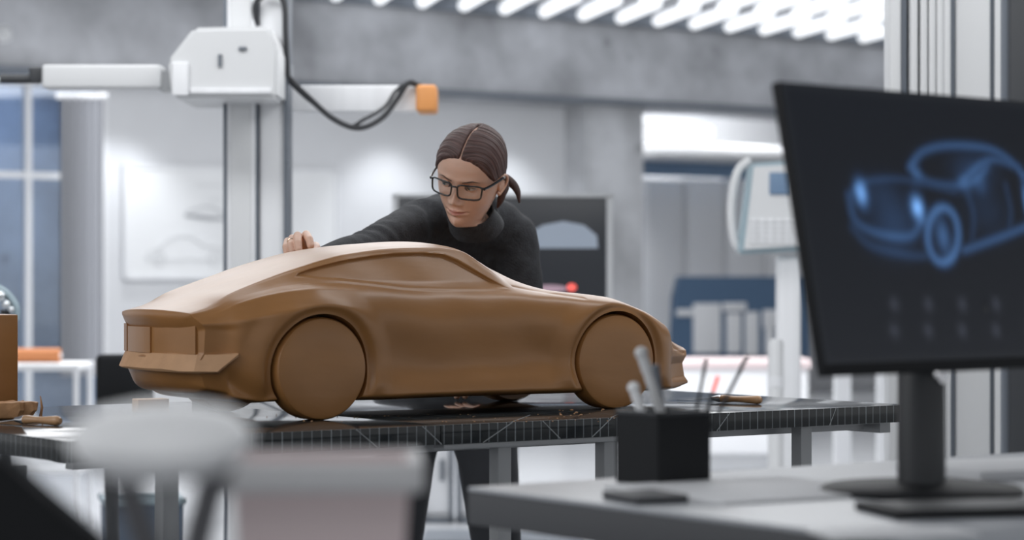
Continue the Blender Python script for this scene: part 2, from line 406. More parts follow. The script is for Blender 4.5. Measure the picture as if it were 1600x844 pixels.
# ================================================================ MEASURING MACHINE (tall column, carriage and arm)
D = 7.6
def mach():
    base = W(404, 0, D); base.z = 0
    r = empty('measuring_machine', base, RZ*.0, 'tall white measuring machine column with boxy carriage and horizontal arm', 'machine')
    k = D/F
    def X(px): return (px-404)*k
    def Z(py): return CAMZ-(py-HY)*k
    H = 3.35
    b = MB(); b.box((X(380), 0, H/2), ((402-358)*k, .12, H), bev=.006)
    b.box((X(428), .03, H/2), ((448-406)*k, .14, H), bev=.006)
    b.build('column', 'alu', r)
    b = MB()
    for p_, w_ in ((355, 6), (404, 5), (449, 7)): b.box((X(p_), .02, H/2), (w_*k, .15, H))
    b.build('rail', 'alu_dark', r)
    # white strip plates on the column
    b = MB(); b.box((X(380), -.063, H/2), (32*k, .01, H), bev=.003); b.build('scale_strip', 'white_plastic', r)
    b = MB(); b.box((0, .05, .04), (.62, .6, .08), bev=.01); b.build('base', 'alu_dark', r)
    # carriage: chamfered white box
    pts = [(X(283), 0, Z(108)), (X(322), 0, Z(58)), (X(436), 0, Z(56)), (X(449), 0, Z(88)), (X(448), 0, Z(165)), (X(289), 0, Z(163))]
    b = MB(); b.prism(pts, (0, -.30, 0), (0, .5, 0))
    bmesh.ops.bevel(b.bm, geom=list(b.bm.edges), offset=.012, segments=3, affect='EDGES'); c = b.build('carriage', 'white_plastic', r)
    boxin(r, 'side_cover', 'alu', (X(303), -.305, Z(136)), (24*k, .02, 50*k), bev=.004, parent=c)
    b = MB(); b.box((X(362), -.305, Z(108)), (5*k, .01, 18*k)); b.box((X(396), -.305, Z(90)), (12*k, .01, 5*k), bev=.002); b.build('latch', 'alu_dark', c)
    b = MB(); b.box((X(378), -.302, Z(154)), (120*k, .02, 8*k), bev=.003); b.build('lower_lip', 'alu', c)
    # arm to the left
    b = MB(); b.box((X(176), -.16, Z(128)), (182*k, .10, 36*k), bev=.01); a = b.build('arm', 'white_plastic', r)
    b = MB(); b.box((X(276), -.16, Z(134)), (26*k, .08, 30*k)); b.build('arm_joint', 'grey_metal', a)
    b = MB(); b.box((X(75), -.16, Z(124)), (22*k, .06, 22*k), bev=.005); b.cyl((X(78), -.16, Z(130)), (X(-60), -.16, Z(130)), 7*k); b.build('probe_head', 'dark_metal', a)
    b = MB(); b.ball((X(14), -.17, Z(132)), 5*k); b.build('probe_knob', 'chrome', a)
    # arm behind, to the right, with its orange end cap
    b = MB(); b.box((X(552), .16, Z(150)), (206*k, .10, 42*k), bev=.006); a2 = b.build('rear_arm', 'alu', r)
    b = MB(); b.box((X(665), .14, Z(151)), (33*k, .16, 43*k), bev=.012); b.build('end_cap', 'orange', a2)
    cb = MB()
    cb.tube(spline([(X(452), -.05, Z(122)), (X(480), -.03, Z(150)), (X(520), 0, Z(185)), (X(560), 0, Z(200)), (X(595), .05, Z(183)), (X(620), .08, Z(150)), (X(635), .08, Z(128)), (X(655), .1, Z(130))]), .009, 10)
    cb.tube(spline([(X(452), -.03, Z(128)), (X(485), 0, Z(158)), (X(540), 0, Z(196)), (X(570), 0, Z(186)), (X(600), .05, Z(165)), (X(618), .08, Z(138)), (X(640), .08, Z(124)), (X(656), .1, Z(134))]), .006, 10)
    cb.tube(spline([(X(404), -.05, Z(40)), (X(404), -.08, Z(10)), (X(428), -.08, Z(-8)), (X(447), -.08, Z(8)), (X(450), -.08, Z(60)), (X(452), -.06, Z(122))]), .009, 10)
    cb.build('cable', 'rubber', r)
mach()

# right-hand column of ribbed aluminium, behind the monitor
D2 = 6.4
def col2():
    base = W(1472, 0, D2); base.z = 0
    r = empty('gantry_column', base, 0, 'broad ribbed aluminium gantry column rising behind the large monitor', 'column')
    k = D2/F
    def X(px): return (px-1472)*k
    H = 3.35
    b = MB()
    b.box((X(1395), 0, H/2), (20*k, .10, H), bev=.01)
    for p_ in (1421, 1436, 1449, 1461, 1472): b.box((X(p_), -.02, H/2), (11*k, .12, H), bev=.006)
    b.box((X(1514), 0, H/2), (54*k, .12, H), bev=.008)
    b.build('profile', 'white_plastic', r)
    b = MB(); b.box((X(1445), .03, H/2), (70*k, .06, H)); b.build('core', 'alu', r)
    b = MB()
    for p_, w_ in ((1408, 8), (1482, 9), (1544, 6)): b.box((X(p_), .0, H/2), (w_*k, .1, H))
    b.build('groove', 'alu_dark', r)
    b = MB(); b.box((X(1551), -.01, H/2), (8*k, .12, H)); b.build('edge_strip', 'white_plastic', r)
    b = MB(); b.box((X(1472), 0, .05), (.45, .3, .1), bev=.01); b.build('base', 'alu', r)
col2()
P = W(1660, 0, 8.5); P.z = 0
r = empty('dark_cabinet', P, 0, 'tall dark cabinet at the right edge beside the gantry column', 'cabinet')
k = 8.5/F
boxin(r, 'body', 'alu_dark', (0, .2, 1.62), (190*k, .4, 3.24-.0))
boxin(r, 'door', 'dark_metal', (0, -.01, 1.62), (170*k, .03, 3.1), bev=.005)
for i, (px, lab) in enumerate(((1407, 'dark upright post hugging the left side of the monitor neck'), (1486, 'dark upright post just right of the monitor neck'), (1562, 'dark upright post between gantry column and right edge'))):
    p = W(px, 0, 9.5+i*.4); p.z = 0
    r = empty('upright_post', p, 0, lab, 'post', 'dark upright posts')
    b = MB(); b.box((0, 0, .53), (.03, .03, 1.06)); b.build('shaft', 'alu_dark', r); b = MB(); b.box((0, 0, .01), (.12, .12, .02)); b.build('foot', 'alu_dark', r)

# control console on a post
D3 = 9.0
def console():
    base = W(1228, 0, D3); base.z = 0; k = D3/F
    r = empty('control_console', base, 0, 'white control console screen with pale blue edging on a grey post', 'console')
    def X(px): return (px-1228)*k
    def Z(py): return CAMZ-(py-HY)*k
    b = MB(); b.box((X(1234), .05, Z(400)/2), (36*k, .09, Z(400)), bev=.01); b.build('post', 'alu', r)
    b = MB(); b.box((X(1232), .05, .02), (.4, .4, .04), bev=.01); b.build('base', 'alu_dark', r)
    pts = [(X(1150), 0, Z(398)), (X(1170), 0, Z(256)), (X(1262), 0, Z(250)), (X(1262), 0, Z(392))]
    b = MB(); b.prism(pts, (0, -.06, 0), (0, .12, 0)); bmesh.ops.bevel(b.bm, geom=list(b.bm.edges), offset=.012, segments=3, affect='EDGES'); b.build('casing', 'pale_blue', r)
    pts = [(X(1160), 0, Z(390)), (X(1175), 0, Z(262)), (X(1254), 0, Z(257)), (X(1254), 0, Z(384))]
    b = MB(); b.prism(pts, (0, -.075, 0), (0, .02, 0)); f = b.build('front_plate', 'white_plastic', r)
    b = MB(); b.box((X(1216), -.078, Z(288)), (34*k, .012, 34*k), bev=.003); b.build('display', 'blue_stripe', f)
    b = MB()
    for j in range(5):
        for i in range(6): b.box((X(1174+i*13), -.078, Z(345+j*8)), (9*k, .01, 5*k))
    b.build('keypad', 'alu', f)
    b = MB(); b.tube(spline([(X(1172), -.01, Z(250)), (X(1152), -.01, Z(270)), (X(1142), -.01, Z(320)), (X(1146), -.01, Z(372)), (X(1160), -.01, Z(396))]), .016, 10); b.build('side_handle', 'white_plastic', r)
console()
def cyl_thing(name, px, d, py, r_, m, label, cat, cap=None):
    p = W(px, py, d); root = empty(name, (p.x, p.y, 0), 0, label, cat)
    b = MB(); b.lathe([(r_*1.1, 0), (r_*1.1, .03), (r_, .04), (r_, p.z-.02), (r_*.8, p.z), (0, p.z)]); b.build('body', m, root)
    b = MB(); b.lathe([(r_*1.06, p.z*.82), (r_*1.06, p.z*.86)], n=24); b.build('collar', 'alu', root)
    return root
cyl_thing('bollard', 1212, 8.6, 530, .028, 'white_plastic', 'slim white bollard in front of the console post', 'bollard')
# pale uprights and low benches seen over the table's right end
for px, w_, lab in ((1316, 26, 'pale upright panel left of the monitor neck under the screen'), (1385, 30, 'pale upright panel touching the monitor neck under the screen')):
    p = W(px, 0, 12); r = empty('pale_panel', (p.x, p.y, 0), 0, lab, 'panel', 'pale panels under the monitor')
    boxin(r, 'board', 'white_panel', (0, 0, .57), (w_*12/F, .06, 1.1), bev=.008); boxin(r, 'foot', 'alu', (0, 0, .01), (w_*12/F+.04, .25, .03))
for px, w_, m_, lab in ((1152, 60, 'pink_tub', 'low pink and white cart beyond the right end of the table'), ):
    p = W(px, 0, 14); r = empty('cart', (p.x, p.y, 0), 0, lab, 'cart'); k = 14/F
    boxin(r, 'body', 'white_panel', (0, 0, .4), (210*k, .4, .5), bev=.02); boxin(r, 'top', m_, (0, 0, .67), (220*k, .44, .05), bev=.01)
    b = MB(); [b.cyl((sx*.3, sy*.15, 0), (sx*.3, sy*.15, .16), .03) for sx in (-1, 1) for sy in (-1, 1)]; b.build('caster', 'rubber', r)

# wall screen behind the woman
D4 = 10.5
def tv():
    k = D4/F; p = W(787, 0, D4)
    r = empty('display_screen', (p.x, p.y, 0), 0, 'large black display with silver edge showing a pale car, behind the woman', 'screen')
    def X(px): return (px-787)*k
    def Z(py): return CAMZ-(py-HY)*k
    b = MB(); b.box((X(787), 0, Z(392)), (338*k, .05, 168*k), bev=.006); b.build('panel', 'screen_black', r)
    b = MB(); b.box((X(787), .0, Z(306)), (346*k, .07, 5*k)); b.box((X(952), 0, Z(392)), (9*k, .07, 172*k)); b.box((X(618), 0, Z(392)), (9*k, .07, 172*k)); b.box((X(787), .0, Z(478)), (346*k, .07, 5*k)); b.build('bezel', 'white_plastic', r)
    pts = [(820, 388), (824, 366), (848, 352), (880, 346), (912, 352), (932, 368), (934, 388)]
    b = MB(); b.prism([(X(a), -.03, Z(c)) for a, c in pts], (0, -.004, 0), (0, .004, 0)); b.build('car_picture', 'picture_pale', r)
    b = MB(); b.ball((X(893), -.028, Z(449)), .02, sc=(1, .2, .8)); b.build('tail_lamp_picture', 'red', r)
    b = MB(); b.ball((X(858), -.028, Z(451)), .08, sc=(1, .05, .2)); b.build('glare_picture', 'picture_pink', r)
    b = MB(); b.box((0, .06, Z(478)/2), (.12, .06, Z(478))); b.box((0, .06, .02), (.7, .5, .04)); b.build('stand', 'alu_dark', r)
M['picture_pale'] = mat('picture_pale', (.3, .34, .4), .5, emit=(.5, .6, .75), es=.15)
M['picture_pink'] = mat('picture_pink', (.3, .2, .25), .5, emit=(.6, .42, .5), es=.3)
tv()

# low white cabinet with dark legs seen under the table
def low_cab(px0, px1, lab, d):
    k = d/F; p = W((px0+px1)/2, 0, d); w = (px1-px0)*k
    r = empty('low_cabinet', (p.x, p.y, 0), 0, lab, 'cabinet', 'low white cabinets beyond the table')
    boxin(r, 'body', 'white_panel', (0, .15, .30), (w-.03, .3, .56)); boxin(r, 'door', 'white_panel', (0, -.01, .30), (w-.05, .02, .5), bev=.004)
    b = MB()
    for sx in (-1, 1): b.box((sx*(w/2-.016), -.02, .29), (.022, .03, .58))
    b.box((0, -.02, .012), (w-.03, .03, .024)); b.build('edge_frame', 'alu_dark', r)
    boxin(r, 'handle', 'alu_dark', (w/2-.06, -.035, .25), (.02, .02, .10))
for a, c, lab in ((380, 490, 'low white cabinet with dark edges below the clay car tail'), (490, 541, 'narrow low white cabinet between the table legs'), (656, 711, 'low white cabinet with dark edges between the woman\'s legs'), (711, 760, 'low white cabinet partly behind the woman\'s left leg')): low_cab(a, c, lab, 11.5)
# blue crate on the floor
p = W(222, 780, 9.0)
r = empty('crate', (p.x, p.y, 0), .25, 'small blue grey open crate on the floor under the left table end', 'crate')
b = MB(); h = p.z; w = .27
for sx in (-1, 1): b.box((sx*w/2, 0, h/2), (.012, .27, h)); b.box((0, sx*.135, h/2), (w, .012, h))
b.box((0, 0, .01), (w, .27, .02)); b.build('shell', 'crate_blue', r)
b = MB()
for sx in (-1, 1): b.box((sx*w/2, 0, h), (.03, .30, .02)); b.box((0, sx*.135, h), (w+.03, .03, .02))
b.build('rim', 'pale_blue', r)
# grey ribbed radiator/curtain in front of the glazing (x 92-162)
def curtain():
    d = 15.5; k = d/F; p = W(128, 0, d)
    r = empty('ribbed_curtain', (p.x, p.y, 0), 0, 'pale grey ribbed curtain hanging at the right end of the glazed wall', 'curtain')
    z0 = CAMZ-(588-HY)*k; z1 = ZB*.0+CAMZ-(150-HY)*k
    n = 90; V = []; Fc = []
    for i in range(n+1):
        t = i/n; x = (t-.5)*68*k
        for z in (z0, z1): V.append((x, .035*math.sin(t*PI*13)+.02*math.sin(t*37), z))
    m = len(V)
    V += [(x, y+.008, z) for x, y, z in V]
    for i in range(n):
        a = 2*i; Fc += [(a, a+2, a+3, a+1), (m+a, m+a+1, m+a+3, m+a+2), (a, m+a, m+a+2, a+2), (a+1, a+3, m+a+3, m+a+1)]
    Fc += [(0, 1, m+1, m), (2*n, m+2*n, m+2*n+1, 2*n+1)]
    link('cloth', mesh_np('cloth', V, Fc), 'curtain', r, 60)
    b = MB(); b.cyl((-40*k, 0, z1), (40*k, 0, z1), .02); b.build('rail', 'alu', r)
M['curtain'] = mat('curtain', (.34, .35, .38), .8)
curtain()
# office chair behind the car's tail, orange roll and trolley at left
def chair():
    d = 8.2; k = d/F; p = W(176, 0, d)
    r = empty('office_chair', (p.x, p.y, 0), .3, 'black office chair low behind the tail of the clay car', 'chair')
    b = MB(); b.box((0, 0, .60), (.46, .44, .09), bev=.035); b.build('seat', 'black_plastic', r)
    b = MB(); b.box((.07, .20, .78), (.20, .05, .24), bev=.02); b.box((0, .21, .62), (.05, .03, .14)); b.build('backrest', 'black_plastic', r)
    b = MB(); b.cyl((0, 0, .1), (0, 0, .56), .025); b.build('gas_column', 'dark_metal', r)
    b = MB()
    for i in range(5):
        a = i*2*PI/5; b.tube([(0, 0, .11), (.28*math.cos(a), .28*math.sin(a), .07)], [.025, .015], 8)
    b.build('star_base', 'dark_metal', r)
    for i in range(5):
        a = i*2*PI/5; b = MB(); b.cyl((.28*math.cos(a)-.015, .28*math.sin(a), .03), (.28*math.cos(a)+.015, .28*math.sin(a), .03), .03); b.build('caster', 'rubber', r)
chair()
d = 11; k = d/F; p = W(60, 0, d)
r = empty('trolley', (p.x, p.y, 0), 0, 'white two shelf trolley beside the glazed wall carrying an orange roll', 'trolley')
zt = CAMZ-(572-HY)*k
b = MB(); b.box((0, 0, zt), (150*k, .4, .03), bev=.005); b.build('shelf', 'white_panel', r)
b = MB(); b.box((0, 0, .3), (150*k, .4, .03), bev=.005); b.build('shelf', 'white_panel', r)
for sx in (-1, 1):
    for sy in (-1, 1): b = MB(); b.cyl((sx*70*k, sy*.18, .0), (sx*70*k, sy*.18, zt), .012); b.build('leg', 'alu', r)
r = empty('foam_roll', (p.x, p.y, zt+.015), 0, 'orange roll lying on the white trolley by the glazed wall', 'roll')
b = MB(); b.cyl((-40*k, 0, .033), (34*k, 0, .033), .033); b.build('roll', 'dull_orange', r); b = MB(); b.cyl((34*k, 0, .033), (36*k, 0, .033), .012); b.build('core', 'white_panel', r)
r = empty('paper_stack', (p.x, p.y+.0, 0), 0, 'white stack of paper on the lower part of the trolley', 'paper')
boxin(r, 'sheets', 'paper', (0, 0, .316+.06), (.3, .26, .12)); boxin(r, 'cover', 'white_panel', (0, 0, .316+.1245), (.31, .27, .008))
# chrome task lamp at the far left
d = 7; k = d/F; p = W(8, 0, d)
r = empty('floor_lamp', (p.x, p.y, 0), 0, 'chrome floor lamp with shiny bulbs at the far left above the clay block', 'lamp')
b = MB(); zz = CAMZ-(495-HY)*k; b.cyl((0, 0, 0), (0, 0, zz+.02), .014); b.lathe([(.12, 0), (.12, .015), (.02, .03)]); b.build('stem', 'dark_metal', r)
for (x_, y_, s_) in ((2, 463, 9), (12, 476, 7), (20, 484, 5)):
    b = MB(); b.ball(((x_-8)*k, -.02, CAMZ-(y_-HY)*k), s_*k); b.build('bulb', 'chrome', r)
b = MB(); b.tube(spline([(-.03, 0, CAMZ-(448-HY)*k), (.005, 0, CAMZ-(460-HY)*k), (.03, 0, CAMZ-(480-HY)*k), (.03, 0, CAMZ-(500-HY)*k)]), .012, 8); b.build('arm', 'pale_blue', r)
#@@PART2
# ================================================================ WORK TABLE
TC = Vector((-.726, 3.954, 0)); TL, TD, TT = 1.93, 1.0, .036; TOP = .90
def tx(px, off=.03):                            # distance along the near edge (off in from it) for a pixel column
    P = TC+EY*off; a = (px-800)/F
    return (a*P.y-P.x)/(EX.x-a*EX.y)
M['line'] = mat('line', (.30, .32, .33), .6)
tab = empty('work_table', TC, TH, 'long dark work table covered with glossy gridded cutting mats, under the clay car', 'table')
xj = tx(689, 0)
for i, (a, c) in enumerate(((0, xj), (xj, TL))):
    b = MB(); b.box((a+(c-a)/2, TD/2, TOP-TT/2), (c-a-.0015, TD, TT), bev=.0015); b.build('cutting_mat', 'mat', tab)
def mline(p0, p1, w, nm, m):                    # printed diagonal guide lines, on top and over the front edge
    b = MB(); a, c = Vector(p0), Vector(p1); d = c-a; b.box((a+c)/2, (d.length, w, .0004) if abs(d.z) < 1e-4 else (.0004, .0004, .0004), rz=math.atan2(d.y, d.x)); b.build(nm, m, tab)
for px0, px1 in ((1010, 985), (955, 925), (800, 755), (660, 690), (556, 590), (1140, 1120), (1306, 1296), (848, 875)):
    x0, x1 = tx(px0, 0), tx(px1, 0); b = MB()
    b.tube([(x0, -.0005, TOP-.001), (x1, -.0005, TOP-TT+.001)], .0009, 6)
    if px0 in (1010, 955, 800): b.tube([(x0, 0, TOP), (x0+.16, .16, TOP)], .0008, 6)
    b.build('guide_line', 'line', tab)
M['line'] = mat('line', (.30, .32, .33), .6)
b = MB(); b.box((xj+.24, .022, TOP-TT-.005), (.46, .035, .010), bev=.001); b.box((TL/2, .10, TOP-TT-.010), (TL-.1, .03, .018))
b.box((TL/2, TD-.03, TOP-TT-.013), (TL-.02, .03, .024)); b.box((TL-.02, TD/2, TOP-TT-.013), (.03, TD-.1, .024)); 
b.build('under_rail', 'grey_metal', tab)
for px in (25, 262, 505, 783, 948, 1254):
    x = tx(px); b = MB(); b.box((x, .033, (TOP-TT)/2), (.030, .030, TOP-TT), bev=.0015); b.build('leg', 'grey_metal', tab)
for x in (.04, TL-.04, .95):
    b = MB(); b.box((x, TD-.035, (TOP-TT)/2), (.030, .030, TOP-TT), bev=.0015); b.build('leg', 'grey_metal', tab)

# ================================================================ CLAY CAR (1:4 study), s along the car, y across, z up
CTH = math.radians(34.5); CARO = Vector((-.4758, 4.7072, TOP))
car = empty('clay_car_model', CARO, CTH, 'brown clay study model of a sleek coupe standing on the dark gridded table', 'clay model')
def carW(s, y, z): return CARO+Vector((math.cos(CTH)*s-math.sin(CTH)*y, math.sin(CTH)*s+math.cos(CTH)*y, z))
def pchip(xs, ys, x):
    xs = np.array(xs, float); ys = np.array(ys, float); h = np.diff(xs); d = np.diff(ys)/h; m = np.zeros_like(ys)
    for i in range(1, len(xs)-1):
        if d[i-1]*d[i] > 0:
            w1 = 2*h[i]+h[i-1]; w2 = h[i]+2*h[i-1]; m[i] = (w1+w2)/(w1/d[i-1]+w2/d[i])
    m[0] = d[0]; m[-1] = d[-1]
    k = np.clip(np.searchsorted(xs, x)-1, 0, len(h)-1); t = (x-xs[k])/h[k]
    return ((2*t**3-3*t**2+1)*ys[k]+(t**3-2*t**2+t)*h[k]*m[k]+(-2*t**3+3*t**2)*ys[k+1]+(t**3-t**2)*h[k]*m[k+1])
S_ = [-.262, -.20, -.15, -.10, -.05, 0, .05, .10, .20, .30, .36, .42, .47, .52, .60, .69, .76, .82, .88, .94, .985]
tbl = dict(
 zc=[.209, .2245, .242, .261, .279, .2965, .3115, .323, .3355, .341, .3365, .3195, .298, .272, .241, .2255, .215, .194, .167, .140, .122],
 wr=[.140, .138, .134, .130, .130, .132, .134, .136, .138, .138, .136, .144, .152, .158, .158, .150, .146, .140, .130, .115, .090],
 zr=[.202, .218, .239, .257, .2735, .289, .303, .3135, .3245, .327, .321, .286, .253, .243, .238, .229, .210, .188, .160, .134, .1175],
 wb=[.146, .150, .152, .156, .163, .168, .172, .175, .179, .181, .180, .178, .175, .172, .170, .168, .164, .155, .142, .122, .095],
 zb=[.200, .213, .231, .243, .253, .2565, .2565, .253, .243, .240, .240, .241, .241, .239, .235, .228, .208, .184, .155, .131, .1155],
 ws=[.150, .162, .174, .185, .194, .200, .200, .198, .194, .193, .193, .194, .195, .198, .207, .210, .205, .193, .170, .140, .105],
 zs=[.194, .205, .222, .236, .2445, .248, .247, .243, .234, .229, .229, .229, .229, .227, .223, .217, .200, .177, .149, .127, .112],
 wm=[.163, .182, .199, .211, .218, .221, .219, .214, .209, .207, .207, .208, .209, .211, .217, .221, .216, .203, .182, .152, .116],
 zm=[.182, .184, .190, .200, .209, .213, .210, .202, .190, .185, .183, .183, .183, .174, .184, .197, .182, .158, .131, .115, .103],
 wl=[.158, .174, .190, .203, .212, .213, .209, .203, .198, .197, .197, .198, .200, .203, .210, .214, .212, .200, .182, .155, .118],
 zl=[.120, .118, .116, .114, .112, .110, .106, .102, .096, .095, .095, .096, .097, .099, .102, .104, .100, .093, .086, .080, .076],
 wk=[.150, .166, .180, .194, .210, .214, .214, .213, .215, .216, .216, .216, .216, .217, .218, .218, .212, .202, .183, .157, .122],
 zk=[.062, .052, .044, .040, .040, .040, .040, .040, .042, .043, .043, .043, .043, .042, .041, .040, .040, .038, .036, .036, .042])
def poly_sd(px, py, poly):                      # signed distance, positive inside
    P = np.array(poly); A = P; B = np.roll(P, -1, 0); d = np.full(px.shape, 1e9); ins = np.zeros(px.shape, bool)
    for a, c in zip(A, B):
        e = c-a; t = np.clip(((px-a[0])*e[0]+(py-a[1])*e[1])/(e@e), 0, 1)
        d = np.minimum(d, np.hypot(px-a[0]-t*e[0], py-a[1]-t*e[1]))
        if a[1] != c[1]:
            cr = ((a[1] > py) != (c[1] > py)) & (px < (c[0]-a[0])*(py-a[1])/(c[1]-a[1])+a[0]); ins ^= cr
    return np.where(ins, d, -d)
def sstep(a, c, x):
    t = np.clip((x-a)/(c-a), 0, 1); return t*t*(3-2*t)
WB = .69; WR = .0965; WZ = .0965
def car_body():
    NS = 440; s = np.linspace(-.262, .985, NS)
    T = {k: pchip(S_, v, s) for k, v in tbl.items()}
    z0 = np.zeros(NS); zb_ = pchip(S_, [.052, .044, .036, .033, .033, .032, .032, .031, .030, .031, .031, .031, .031, .031, .031, .031, .032, .030, .030, .031, .040], s)
    pts = [(z0, T['zc']), (.5*T['wr'], T['zr']+(T['zc']-T['zr'])*.80), (.84*T['wr'], T['zr']+(T['zc']-T['zr'])*.33), (T['wr'], T['zr']),
           (T['wb'], T['zb']), (T['ws'], T['zs']), (T['wm'], T['zm']), (T['wl'], T['zl']), (T['wk'], T['zk']), (T['wk']-.018, zb_), (z0, zb_)]
    cnt = [14, 12, 8, 50, 18, 16, 26, 22, 10, 14]
    ys, zs, cr = [], [], []
    for i, n in enumerate(cnt):
        t = np.arange(n)/n
        ys.append(pts[i][0][:, None]*(1-t)+pts[i+1][0][:, None]*t); zs.append(pts[i][1][:, None]*(1-t)+pts[i+1][1][:, None]*t)
    Y = np.concatenate(ys+[pts[-1][0][:, None]], 1); Z = np.concatenate(zs+[pts[-1][1][:, None]], 1)
    idx = np.cumsum([0]+cnt); N = Y.shape[1]
    # mirror to a whole ring, smooth along the ring, with the roof edge, belt and haunch line kept crisper
    Yr = np.concatenate([Y, -Y[:, -2:0:-1]], 1); Zr = np.concatenate([Z, Z[:, -2:0:-1]], 1)
    def gs(A, sg):
        r = int(sg*3)+1; k = np.exp(-.5*(np.arange(-r, r+1)/sg)**2); k /= k.sum()
        return sum(w*np.roll(A, j, 1) for w, j in zip(k, range(-r, r+1)))
    Yb, Zb = gs(Yr, 5.5), gs(Zr, 5.5); Yc, Zc = gs(Yr, 1.6), gs(Zr, 1.6)
    c = np.zeros((NS, Yr.shape[1])); j = np.arange(Yr.shape[1]); j = np.minimum(j, Yr.shape[1]-j)
    gh = (sstep(-.23, -.17, s)*(1-sstep(.44, .5, s)))[:, None]; hn = (1-sstep(.02, .12, s))[:, None]
    for ii, w, a in ((3, 4, .85*gh), (4, 5, .75*gh), (5, 4, .85*hn), (6, 5, .95*hn), (8, 4, .5+.45*hn)):
        c = np.maximum(c, a*np.exp(-((j-idx[ii])/w)**2)[None, :])
    Yr = Yb*(1-c)+Yc*c; Zr = Zb*(1-c)+Zc*c
    Sr = np.repeat(s[:, None], Yr.shape[1], 1); sg = np.sign(Yr); aY = np.abs(Yr)
    # greenhouse side windows, sunk into the flank
    dlo = [(-.022, .269), (-.012, .2765), (.01, .2835), (.04, .291), (.07, .2975), (.10, .303), (.15, .310), (.20, .3145), (.27, .3165), (.315, .3135), (.345, .303), (.38, .284), (.42, .262), (.452, .2455),
           (.40, .2445), (.30, .2445), (.21, .2475), (.13, .256), (.07, .2625), (.02, .265), (-.012, .269)]
    sd = poly_sd(Sr, Zr, dlo); side = (aY > .12)
    Yr = Yr-sg*side*.0085*sstep(-.001, .0050, sd)*(1-.75*sstep(.262, .243, Zr))
    # wheel arch flares
    for w0 in (0, WB):
        r = np.hypot(Sr-w0, Zr-WZ); up = sstep(.02, .07, Zr)
        Yr = Yr+sg*(aY > .15)*up*(.0075*sstep(.165, .124, r)-.0085*sstep(.1225, .107, r))
    # hollow in the door and front of the rear arch
    Yr = Yr-sg*(aY > .15)*.007*np.exp(-((Sr-.50)/.06)**2)*np.exp(-((Zr-.12)/.05)**2)
    Yr = Yr-sg*(aY > .15)*.004*np.exp(-((Sr-.17)/.05)**2)*np.exp(-((Zr-.13)/.05)**2)
    # hood shut line
    def groove(a, b_, w, d):
        nonlocal Zr, Yr
        a = np.array(a); b_ = np.array(b_); e = b_-a; t = np.clip(((Sr-a[0])*e[0]+(Zr-a[1])*e[1])/(e@e), 0, 1)
        q = np.hypot(Sr-a[0]-t*e[0], Zr-a[1]-t*e[1]); m_ = (aY > .05)*np.exp(-(q/w)**2)*d
        Yr = Yr-np.sign(Yr)*m_; Zr = Zr-m_*.4
    groove((-.185, .080), (-.115, .046), .015, .008)
    groove((.86, .143), (.975, .108), .0035, .004)
    groove((.47, .250), (.62, .226), .0028, .0025)
    # end caps, rings shrinking to the middle
    ringN = Yr.shape[1]; rows = [np.stack([Sr, Yr, Zr], 2)]
    def cap(ring, out, cz):
        L = []
        for k in np.linspace(1, 0, 19)[1:]:
            r = ring.copy(); r[:, 1] *= k; r[:, 2] = cz+(r[:, 2]-cz)*k; r[:, 0] += out*(1-k**6)*.006; L.append(r)
        return L
    main = rows[0]; A = cap(main[0], -1, .125)[::-1]; B = cap(main[-1], 1, .082)
    R = np.stack(A+list(main)+B, 0)
    # plan curve and vertical profile of tail and nose
    X, Yv, Zv = R[..., 0].copy(), R[..., 1], R[..., 2]
    wr_ = sstep(-.15, -.25, R[..., 0]); wn = sstep(.83, .975, R[..., 0])
    Fr = np.interp(Zv, [.045, .068, .10, .118, .128, .172, .180, .196, .21], [.040, .026, .012, .012, .018, .018, .012, .002, 0])
    Fn = np.interp(Zv, [.03, .036, .047, .058, .086, .102, .113, .117, .124], [-.006, .003, .003, -.007, -.011, .001, .003, .000, 0])
    X = X+wr_*(.95*Yv**2+Fr)+wn*(-.005-2.4*Yv**2+Fn)
    # hand-worked slight unevenness
    un = .0007*np.sin(X*31+Yv*17)*np.cos(Zv*43+X*11)
    V = np.stack([X, Yv+np.sign(Yv)*un, Zv+un*.6], 2); nr = V.shape[0]
    flat = V.reshape(-1, 3); Fc = []
    for i in range(1, nr-2):
        a = i*ringN; d = a+ringN
        for q in range(ringN): Fc.append((a+q, a+(q+1) % ringN, d+(q+1) % ringN, d+q))
    # close both ends with fans onto one centre vertex each
    c0, c1 = 0, (nr-1)*ringN
    for q in range(ringN):
        Fc.append((c0, ringN+(q+1) % ringN, ringN+q)); Fc.append((c1, (nr-2)*ringN+q, (nr-2)*ringN+(q+1) % ringN))
    me = bpy.data.meshes.new('body'); me.from_pydata([tuple(v) for v in flat], [], Fc)
    bm = bmesh.new(); bm.from_mesh(me); bmesh.ops.delete(bm, geom=[v for v in bm.verts if not v.link_faces], context='VERTS')
    bmesh.ops.recalc_face_normals(bm, faces=bm.faces)
    bm.to_mesh(me); bm.free()
    o = bpy.data.objects.new('body', me); COL.objects.link(o)
    cutters = []
    cb = MB()
    for w0 in (0, WB):
        for sy in (-1, 1): cb.cyl((w0, sy*.135, WZ), (w0, sy*.32, WZ), .1035, n=96)
    co = cb.build('cut_arches', None); cutters.append(co)
    mb = MB(); mb.ball((1.005, 0, .083), 1, sc=(.055, .115, .0165), n=48); cutters.append(mb.build('cut_mouth', None))
    for q in cutters:
        md = o.modifiers.new('b', 'BOOLEAN'); md.operation = 'DIFFERENCE'; md.solver = 'EXACT'; md.object = q
    bpy.context.view_layer.update()
    me2 = bpy.data.meshes.new_from_object(o.evaluated_get(bpy.context.evaluated_depsgraph_get()))
    for q in cutters+[o]: bpy.data.objects.remove(q)
    me2.name = 'body'; me2.materials.clear()
    ob = link('body', me2, 'clay', car, 40)
    return ob
body = car_body()
